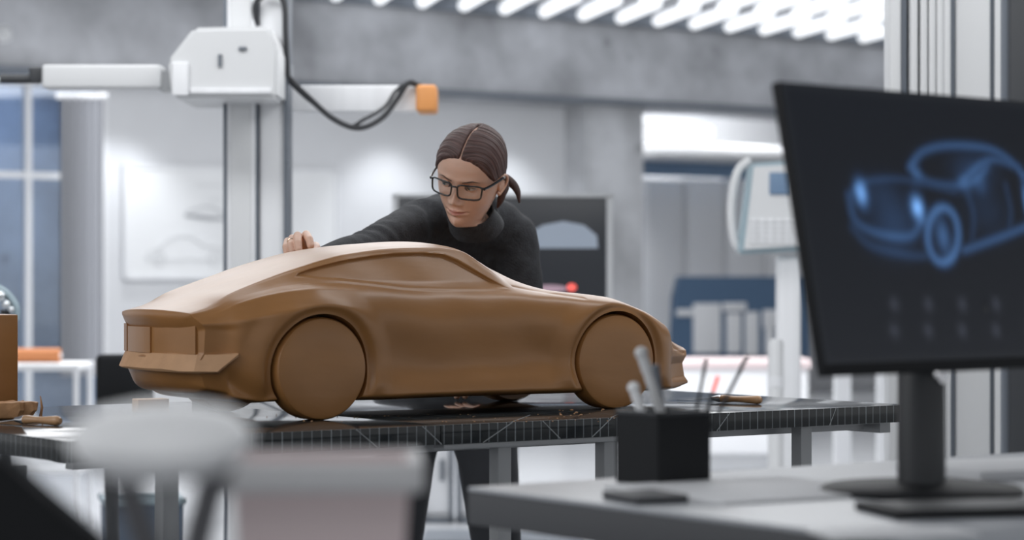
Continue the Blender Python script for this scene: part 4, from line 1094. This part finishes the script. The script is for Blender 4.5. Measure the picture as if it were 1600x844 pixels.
def skeleton(b, g, legs=True, upto=None):
    def R(r): return max(r+g, .012)
    P = [((-.16, 5.98, .94), R(.125)), ((-.145, 5.90, 1.07), R(.108)), ((-.12, 5.77, 1.18), R(.112)), ((-.10, 5.66, 1.245), R(.105))]
    chain(b, [(L_(p), r) for p, r in P])
    chain(b, [(L_(SHR), R(.058)), (L_((-.15, 5.56, 1.29)), R(.072)), (L_((-.09, 5.60, 1.295)), R(.078)), (L_((-.04, 5.62, 1.28)), R(.070)), (L_(SHL), R(.055))])
    chain(b, [(L_((-.095, 5.56, 1.315)), R(.062)), (L_((-.09, 5.455, 1.335)), R(.056))])
    for a, m_, w_ in ((SHR, ELR, WRR), (SHL, ELL, WRL)):
        chain(b, [(L_(a), R(.055)), (L_(Vector(a).lerp(Vector(m_), .35)), R(.050)), (L_(m_), R(.040)), (L_(Vector(m_).lerp(Vector(w_), .3)), R(.039)), (L_(w_), R(.028))])
    if legs: leg_chains(b, g)
def leg_chains(b, g):
    for sx, X0, X1 in ((-1, -.245, -.285), (1, -.085, -.035)):
        chain(b, [(L_((X0, 5.97, .90)), .098+g), (L_(((X0+X1)/2, 5.96, .72)), .072+g), (L_((X1, 5.95, .48)), .056+g), (L_((X1, 6.0, .30)), .052+g), (L_((X1, 6.03, .09)), .036+g)])
def hands():
    w = lambda px, py, d: L_(W(px, py, d))
    A = [[(L_(WRR), .021), (w(480, 402, 5.03), .021), (w(470, 391, 5.02), .017)], [(L_(WRR), .02), (w(484, 396, 5.03), .018), (w(482, 381, 5.01), .0125)],
         [(w(453, 388, 5.01), .0115), (w(462, 384, 5.01), .0125), (w(471, 381, 5.01), .0125), (w(481, 380, 5.01), .0125)], [(w(480, 402, 5.03), .02), (w(455, 391, 5.01), .0115)],
         [(w(453, 386, 5.0), .010), (w(449.5, 377, 4.945), .0080), (w(446.5, 386, 4.915), .0072), (w(448, 396, 4.90), .0064)],
         [(w(461, 382, 5.0), .0108), (w(456.5, 372.5, 4.935), .0083), (w(454.5, 383, 4.905), .0076), (w(457, 394, 4.89), .0068)],
         [(w(471, 380, 5.0), .0112), (w(465, 368.5, 4.925), .0090), (w(465.5, 380, 4.895), .0082), (w(467, 391, 4.88), .0074)],
         [(w(481, 379, 5.0), .0115), (w(478.5, 367.0, 4.94), .0092), (w(483.5, 374.5, 4.905), .0082), (w(485.5, 384.5, 4.89), .0074)],
         [(w(486, 396, 5.03), .014), (w(493, 385, 4.99), .0095), (w(494, 388, 4.95), .0088), (w(489, 393, 4.92), .0078)]]
    z = TOP; L0 = L_
    B = [[(L_(WRL), .021), (L_((-.092, 5.41, z+.036)), .018), (L_((-.108, 5.395, z+.032)), .014)], [(L_(WRL), .02), (L_((-.080, 5.405, z+.032)), .015)],
         [(L_((-.086, 5.395, z+.028)), .012), (L_((-.102, 5.392, z+.029)), .0125), (L_((-.120, 5.395, z+.028+.01)), .012), (L_((-.131, 5.397, z+.038)), .010)]]
    for x0, x1, y1, dz in ((-.084, -.103, 5.286, 0), (-.100, -.1205, 5.283, 0), (-.118, -.135, 5.345, .022), (-.131, -.148, 5.365, .024)):
        B.append([(L_((x0, 5.395, z+.028+dz*.5)), .0100), (L_(((x0*.6+x1*.4), y1+.055, z+.034+dz)), .0084), (L_(((x0*.3+x1*.7), y1+.024, z+.022+dz)), .0078), (L_((x1, y1, z+.0080+dz)), .0070)])
    B.append([(L_((-.068, 5.43, z+.030)), .012), (L_((-.054, 5.40, z+.034)), .0095), (L_((-.052, 5.375, z+.030)), .0082)])
    return A, B
body_p = build_body()
# eyes
for sx in (-1, 1):
    b = MB(); b.ball((0, 0, 0), EYER, n=40); gz = Vector((-.42, .86, -.20)).normalized(); me_ = b.bm
    me_.faces.ensure_lookup_table()
    for f in me_.faces:
        a = f.calc_center_median().normalized().angle(gz); f.material_index = 2 if a < .19 else (1 if a < .50 else 0)
    for v in me_.verts: v.co = hv(v.co.x+sx*EYEX, v.co.y+EYEY, v.co.z+EYEZ)
    b.build('eye', ['eye_white', 'iris', 'pupil'], person, 180)
for sx in (-1, 1):
    pts = []
    for i in range(13):
        az = -1.0+2.0*i/12; el = .30*math.cos(az*1.15)*.9; q = EYER+.0018; pts.append(hv(sx*EYEX+q*math.sin(az)*math.cos(el), EYEY+q*math.cos(az)*math.cos(el), EYEZ+q*math.sin(el)))
    b = MB(); b.tube(pts, [.0002+.0007*math.sin(PI*(i+1)/14) for i in range(13)], 6); b.build('eyelash', 'brow', person)
for sx in (-1, 1):
    pts = []; rad = []
    for i in range(15):
        t = i/14; xx = .013+.037*t; zc = .0135+.0075*math.sin(min(t*1.25, 1)*PI/2)-.0080*max(0, t-.62)*2.0
        lo, hi = 0.0, 1.5                       # find the angle whose surface point has this x
        for _ in range(30):
            m_ = (lo+hi)/2; x_, y_ = head_surface(np.array([m_]), np.array([zc])); lo, hi = (m_, hi) if x_[0] < xx else (lo, m_)
        y_ = y_[0]+face_relief(np.array([xx]), np.array([zc]), np.array([sstep(.0, .35, math.cos(lo))]))[0]
        pts.append(hv(sx*xx, y_-.0003, zc)); rad.append(.0004+.0013*math.sin(PI*min(1, .25+t*.75)))
    b = MB(); b.tube(pts, rad, 8); b.build('eyebrow', 'brow', person)
# fingernails and ring
def nail(c, n_, u_, sx, sy):
    b = MB(); b.ball((0, 0, 0), 1, sc=(sx, sy, .0012), n=14); n_ = Vector(n_).normalized(); u_ = Vector(u_); u_ = (u_-n_*u_.dot(n_)).normalized(); v_ = n_.cross(u_)
    for v in b.bm.verts: v.co = Vector(c)+v_*v.co.x+u_*v.co.y+n_*v.co.z
    b.build('fingernail', 'nail', person)
nail(L_(W(485.3, 379.5, 4.890)), (.15, -.85, .5), (0, -.3, -1), .0052, .0065)
nail(L_(W(466.4, 385.5, 4.880)), (-.1, -.85, .5), (0, -.3, -1), .0045, .0055)
b = MB(); c0, c1 = L_(W(456, 377, 4.925)), L_(W(455, 381, 4.912)); ax_ = (c1-c0).normalized(); uu = ax_.orthogonal().normalized(); vv = ax_.cross(uu)
b.tube([(c0+c1)/2+(uu*math.cos(a*PI/12)+vv*math.sin(a*PI/12))*.0088 for a in range(24)], .0012, 8, closed=True)
b.ball((c0+c1)/2+Vector((0, -.0088, .001)), .0022, n=10); b.build('finger_ring', 'silver', person)
# sweater
b = MB(); skeleton(b, .002, legs=False)
def wrinkle(c):
    w_ = c+np.array(PO); d = np.zeros(len(c))
    # folds across the shoulder and the sleeve
    a = np.array(SHR); e = np.array(ELR)-a; t = ((w_-a)@e)/(e@e)
    near = np.exp(-((np.linalg.norm(w_-a-np.clip(t, -.2, 1)[:, None]*e, axis=1))/.09)**4)
    d += near*.0036*np.sin(t*30+w_[:, 2]*40)*np.exp(-((t-.05)/.22)**2)
    d += near*.0020*np.sin(t*46+w_[:, 0]*50)*np.exp(-((t-.85)/.25)**2)
    d += .0016*np.sin(w_[:, 0]*70+w_[:, 2]*55+2*np.sin(w_[:, 1]*30))*np.sin(w_[:, 2]*38+w_[:, 1]*21)
    return d
sweater = remesh(b, 'sweater', 'sweater', person, .006, 8, .5, wrinkle)
b = MB()                                        # the rolled collar
cpts = []
for i in range(36):
    a = 2*PI*i/36; cpts.append((math.cos(a), math.sin(a)))
def collar():
    V = []; Fc = []; n = 48; levels = [(-.165, 1.25, .0), (-.140, 1.14, .0), (-.124, 1.10, 0), (-.108, 1.08, 0), (-.1005, 1.05, 0), (-.102, 1.00, 0), (-.12, .98, 0)]
    for zl, sc_, _ in levels:
        for i in range(n):
            a = 2*PI*i/n; x = .052*sc_*math.sin(a); y = -.014+min(0, zl+.112)*.9+.052*sc_*math.cos(a)*(.95 if math.cos(a) > 0 else 1.15)
            zz = zl-.020*max(0, math.cos(a))+.014*max(0, -math.cos(a))+.0015*math.sin(5*a); V.append(tuple(hw([x, y, zz])))
    for j in range(len(levels)-1):
        for i in range(n): Fc.append((j*n+i, j*n+(i+1) % n, (j+1)*n+(i+1) % n, (j+1)*n+i))
    link('collar', mesh_np('collar', V, Fc), 'sweater', sweater, 60)
collar()
b = MB(); leg_chains(b, .004); chain(b, [(L_((-.20, 5.985, .93)), .118), (L_((-.12, 5.985, .93)), .118)]); remesh(b, 'trousers', 'trousers', person, .008, 5)
for X1 in (-.285, -.035):
    b = MB(); b.ball(L_((X1, 5.93, .042)), 1, sc=(.045, .12, .042), n=24); b.cyl(L_((X1, 6.02, .03)), L_((X1, 6.02, .12)), .045, .042); b.box(L_((X1, 5.94, .009)), (.08, .25, .018), bev=.006); b.build('shoe', 'black_plastic', person)
# hair
def build_hair():
    nu, nz = 360, 200
    u = np.linspace(-PI, PI, nu, endpoint=False); ph = u-.25*np.sin(u); z = np.linspace(-.085, .117, nz)
    Z = np.repeat(z[:, None], nu, 1); PH = np.repeat(ph[None, :], nz, 0); x, y = head_surface(PH, Z); A = np.abs(PH)
    hl = np.interp(A, [0, .12, .35, .65, .9, 1.10, 1.28, 1.42, 1.58, 1.78, 2.1, 2.6, PI], [.0655, .064, .061, .050, .033, .016, .004, .002, .006, -.004, -.052, -.068, -.070])
    P = np.stack([x, y, Z], 2); C = np.array([0, -.01, .02]); N_ = P-C; N_ /= np.linalg.norm(N_, axis=2)[..., None]
    k = sstep(-.002, .014, Z-hl)
    part = np.exp(-((x-.001)/.0020)**2)*sstep(-.045, -.02, y)
    arc = np.abs(np.arctan2(x, Z+.03))*.085; cc = y+.62*arc
    wave = .0007*np.sin(cc*310+np.sign(x)*1.3)+.0004*np.sin(cc*760+np.sign(x))
    th = -.004+k*(.0095-.0015*sstep(.02, .08, Z)*sstep(0, .03, np.abs(x))+wave)-part*k*.0092
    th = th-.0035*k*sstep(.0, .02, np.abs(x))*0
    P = P+N_*th[..., None]
    V = hw(P.reshape(-1, 3)); Fc = []
    for i in range(nz-1):
        for q in range(nu): Fc.append((i*nu+q, i*nu+(q+1) % nu, (i+1)*nu+(q+1) % nu, (i+1)*nu+q))
    Fc.append(tuple((nz-1)*nu+q for q in range(nu))); Fc.append(tuple(range(nu))[::-1])
    me = bpy.data.meshes.new('hair'); me.from_pydata([tuple(v) for v in V], [], Fc)
    ul = me.uv_layers.new(name='UVMap'); Pf = P.reshape(-1, 3)
    arc_ = np.abs(np.arctan2(Pf[:, 0], Pf[:, 2]+.03))*.085; al = (Pf[:, 1]+.62*arc_)*4+np.where(Pf[:, 0] > 0, 2.0, 0); v_ = arc_*10
    vi = np.empty(len(me.loops), int); me.loops.foreach_get('vertex_index', vi)
    ul.data.foreach_set('uv', np.stack([al[vi], v_[vi]], 1).ravel())
    return link('hair', me, 'hair', person, 180)
hair = build_hair()
def strand(name, pts, rad, flat=1.0):
    sp = spline([hv(*p) for p in pts], 8); rr = [float(q) for q in np.interp(np.linspace(0, 1, len(sp)), np.linspace(0, 1, len(rad)), rad)]
    b = MB(); b.tube(sp, rr, 16); o = b.build(name, 'hair', hair, 180)
    ul = o.data.uv_layers.new(name='UVMap')
    for lo, d in zip(o.data.loops, ul.data):
        c = o.data.vertices[lo.vertex_index].co; d.uv = ((c.x+c.y)*6, c.z*3)
strand('ponytail', [(.02, -.085, -.035), (.045, -.100, -.040), (.070, -.098, -.048), (.088, -.088, -.062), (.098, -.078, -.085)], [.016, .013, .010, .007, .002])
strand('loose_strand', [(.070, -.030, -.010), (.073, -.028, -.035), (.071, -.022, -.060), (.066, -.018, -.082)], [.006, .0085, .0080, .002])
strand('loose_strand', [(.066, -.045, -.010), (.068, -.045, -.040), (.064, -.040, -.075)], [.010, .012, .004])
# glasses
g = MB()
def gy(x): return .0975-4.3*x*x
def rim(sx):
    pts = []
    for i in range(40):
        a = 2*PI*i/40; c_, s_ = math.cos(a), math.sin(a); e = .42
        x = .0268*math.copysign(abs(c_)**e, c_); z = .0180*math.copysign(abs(s_)**e, s_)
        x *= 1+.05*(z/.0180); pts.append((sx*(.0345+x), gy(.0345+x), -.0045+z))
    return pts
for sx in (-1, 1): g.tube([hv(*p) for p in rim(sx)], .0020, 8, closed=True)
g.tube([hv(-.0085, gy(.008), .004), hv(-.004, gy(0)+.001, .0065), hv(.004, gy(0)+.001, .0065), hv(.0085, gy(.008), .004)], .0019, 8)
for sx in (-1, 1): g.tube([hv(sx*.060, gy(.060), .0085), hv(sx*.0665, gy(.064)-.001, .0085)], .0028, 8)
gl = g.build('eyeglasses', 'frame_black', person, 60)
for sx in (-1, 1):
    b = MB(); b.tube(spline([hv(sx*.0665, .0805, .0085), hv(sx*.0735, .050, .0085), hv(sx*.0785, .015, .0085), hv(sx*.0800, -.008, .0075), hv(sx*.077, -.024, -.006)], 6), .0028, 8)
    b.tube(spline([hv(sx*.0665, .0805, .0065), hv(sx*.0735, .050, .0068), hv(sx*.0785, .015, .0075)], 6), .0020, 8); b.build('temple', 'frame_black', gl)
for sx in (-1, 1):
    pts = rim(sx); V = [hv(*p) for p in pts]; c_ = hv(sx*.0345, gy(.0345), -.002); nrm = (hv(0, 1, 0)-hv(0, 0, 0)).normalized()*.0012
    n = len(V); VV = V+[v-nrm for v in V]+[c_, c_-nrm]; Fc = []
    for i in range(n):
        j = (i+1) % n; Fc += [(i, j, 2*n), (n+j, n+i, 2*n+1), (i, n+i, n+j, j)]
    link('lens', mesh_np('lens', VV, Fc), 'lens', gl, 60)
#@@PART3
# ================================================================ LIGHT AND CAMERA
sc = bpy.context.scene
w = bpy.data.worlds.new('ambient_fill'); sc.world = w; w.use_nodes = True
bg = w.node_tree.nodes['Background']; bg.inputs[0].default_value = (.92, .94, .965, 1); bg.inputs[1].default_value = .60  # even ambient fill, added through the open unbuilt side of the hall
def area(loc, tgt, sx, sy, e, col=(.98, .99, 1)):
    L = bpy.data.lights.new('fill_light', 'AREA'); L.shape = 'RECTANGLE'; L.size = sx; L.size_y = sy; L.energy = e; L.color = col  # added area fill overhead, standing in for unseen luminaires
    o = bpy.data.objects.new('fill_light', L); COL.objects.link(o); o.location = loc
    o.rotation_euler = (Vector(tgt)-Vector(loc)).to_track_quat('-Z', 'Y').to_euler(); return o
area((.3, 7.4, 3.3), (0, 5.6, 0), 5, 2.2, 75)
area((-.1, .9, 3.3), (-.1, 1.2, 0), 1.6, 1.2, 13)  # added fill over the desk and near foreground
area((-1.3, 5.9, 3.3), (-1.2, 7.9, 1.1), 2.4, .5, 30)  # added fill for the front of the measuring column
area((1.6, 4.9, 3.3), (1.7, 6.6, 1.9), 2, .5, 32)          # added fill for the front of the gantry column
area((-2.6, 3.2, 3.2), (0, 4.7, .9), 2.2, 3, 45)
area((1.5, 13, 3.3), (1.5, 13, 0), 9, 5, 300)
area((-2, 11.5, 3.3), (-4, 15, 1), 4, 3, 160)
p = WALL0+EX*(onwall(20)[1])+EY*1.0
area(p+UP*3.2, p+EY*1.2+UP*1.9, 2.5, .5, 13, (.45, .62, 1))    # added blue fill tinting the wall behind the glazing
p = WALL0+EX*(onwall(1150)[1])+EY*.3
area(p+UP*3.2, p+UP*0+EY*1.2, 3, 1, 170)
p = WALL0+EX*(onwall(60)[1])+EY*.6
area(p+UP*3.1, p+EY*1.6+UP*.6, 2.5, .4, 4)  # added white fill low on the wall behind the glazing
cam = bpy.data.cameras.new('camera'); co = bpy.data.objects.new('camera', cam); COL.objects.link(co)
co.location = (0, 0, CAMZ); co.rotation_euler = (PI/2, 0, 0)
cam.lens = 85.0; cam.sensor_width = 36.0; cam.sensor_fit = 'HORIZONTAL'; cam.shift_y = (HY-422)/1600
cam.clip_start = .05; cam.clip_end = 200
cam.dof.use_dof = True; cam.dof.focus_distance = 4.85; cam.dof.aperture_fstop = 3.4
sc.camera = co
sc.view_settings.view_transform = 'Standard'; sc.view_settings.look = 'None'; sc.view_settings.gamma = 1; sc.view_settings.exposure = 0.45
sc.cycles.max_bounces = 7; sc.cycles.sample_clamp_indirect = 6; sc.cycles.caustics_reflective = False; sc.cycles.caustics_refractive = False
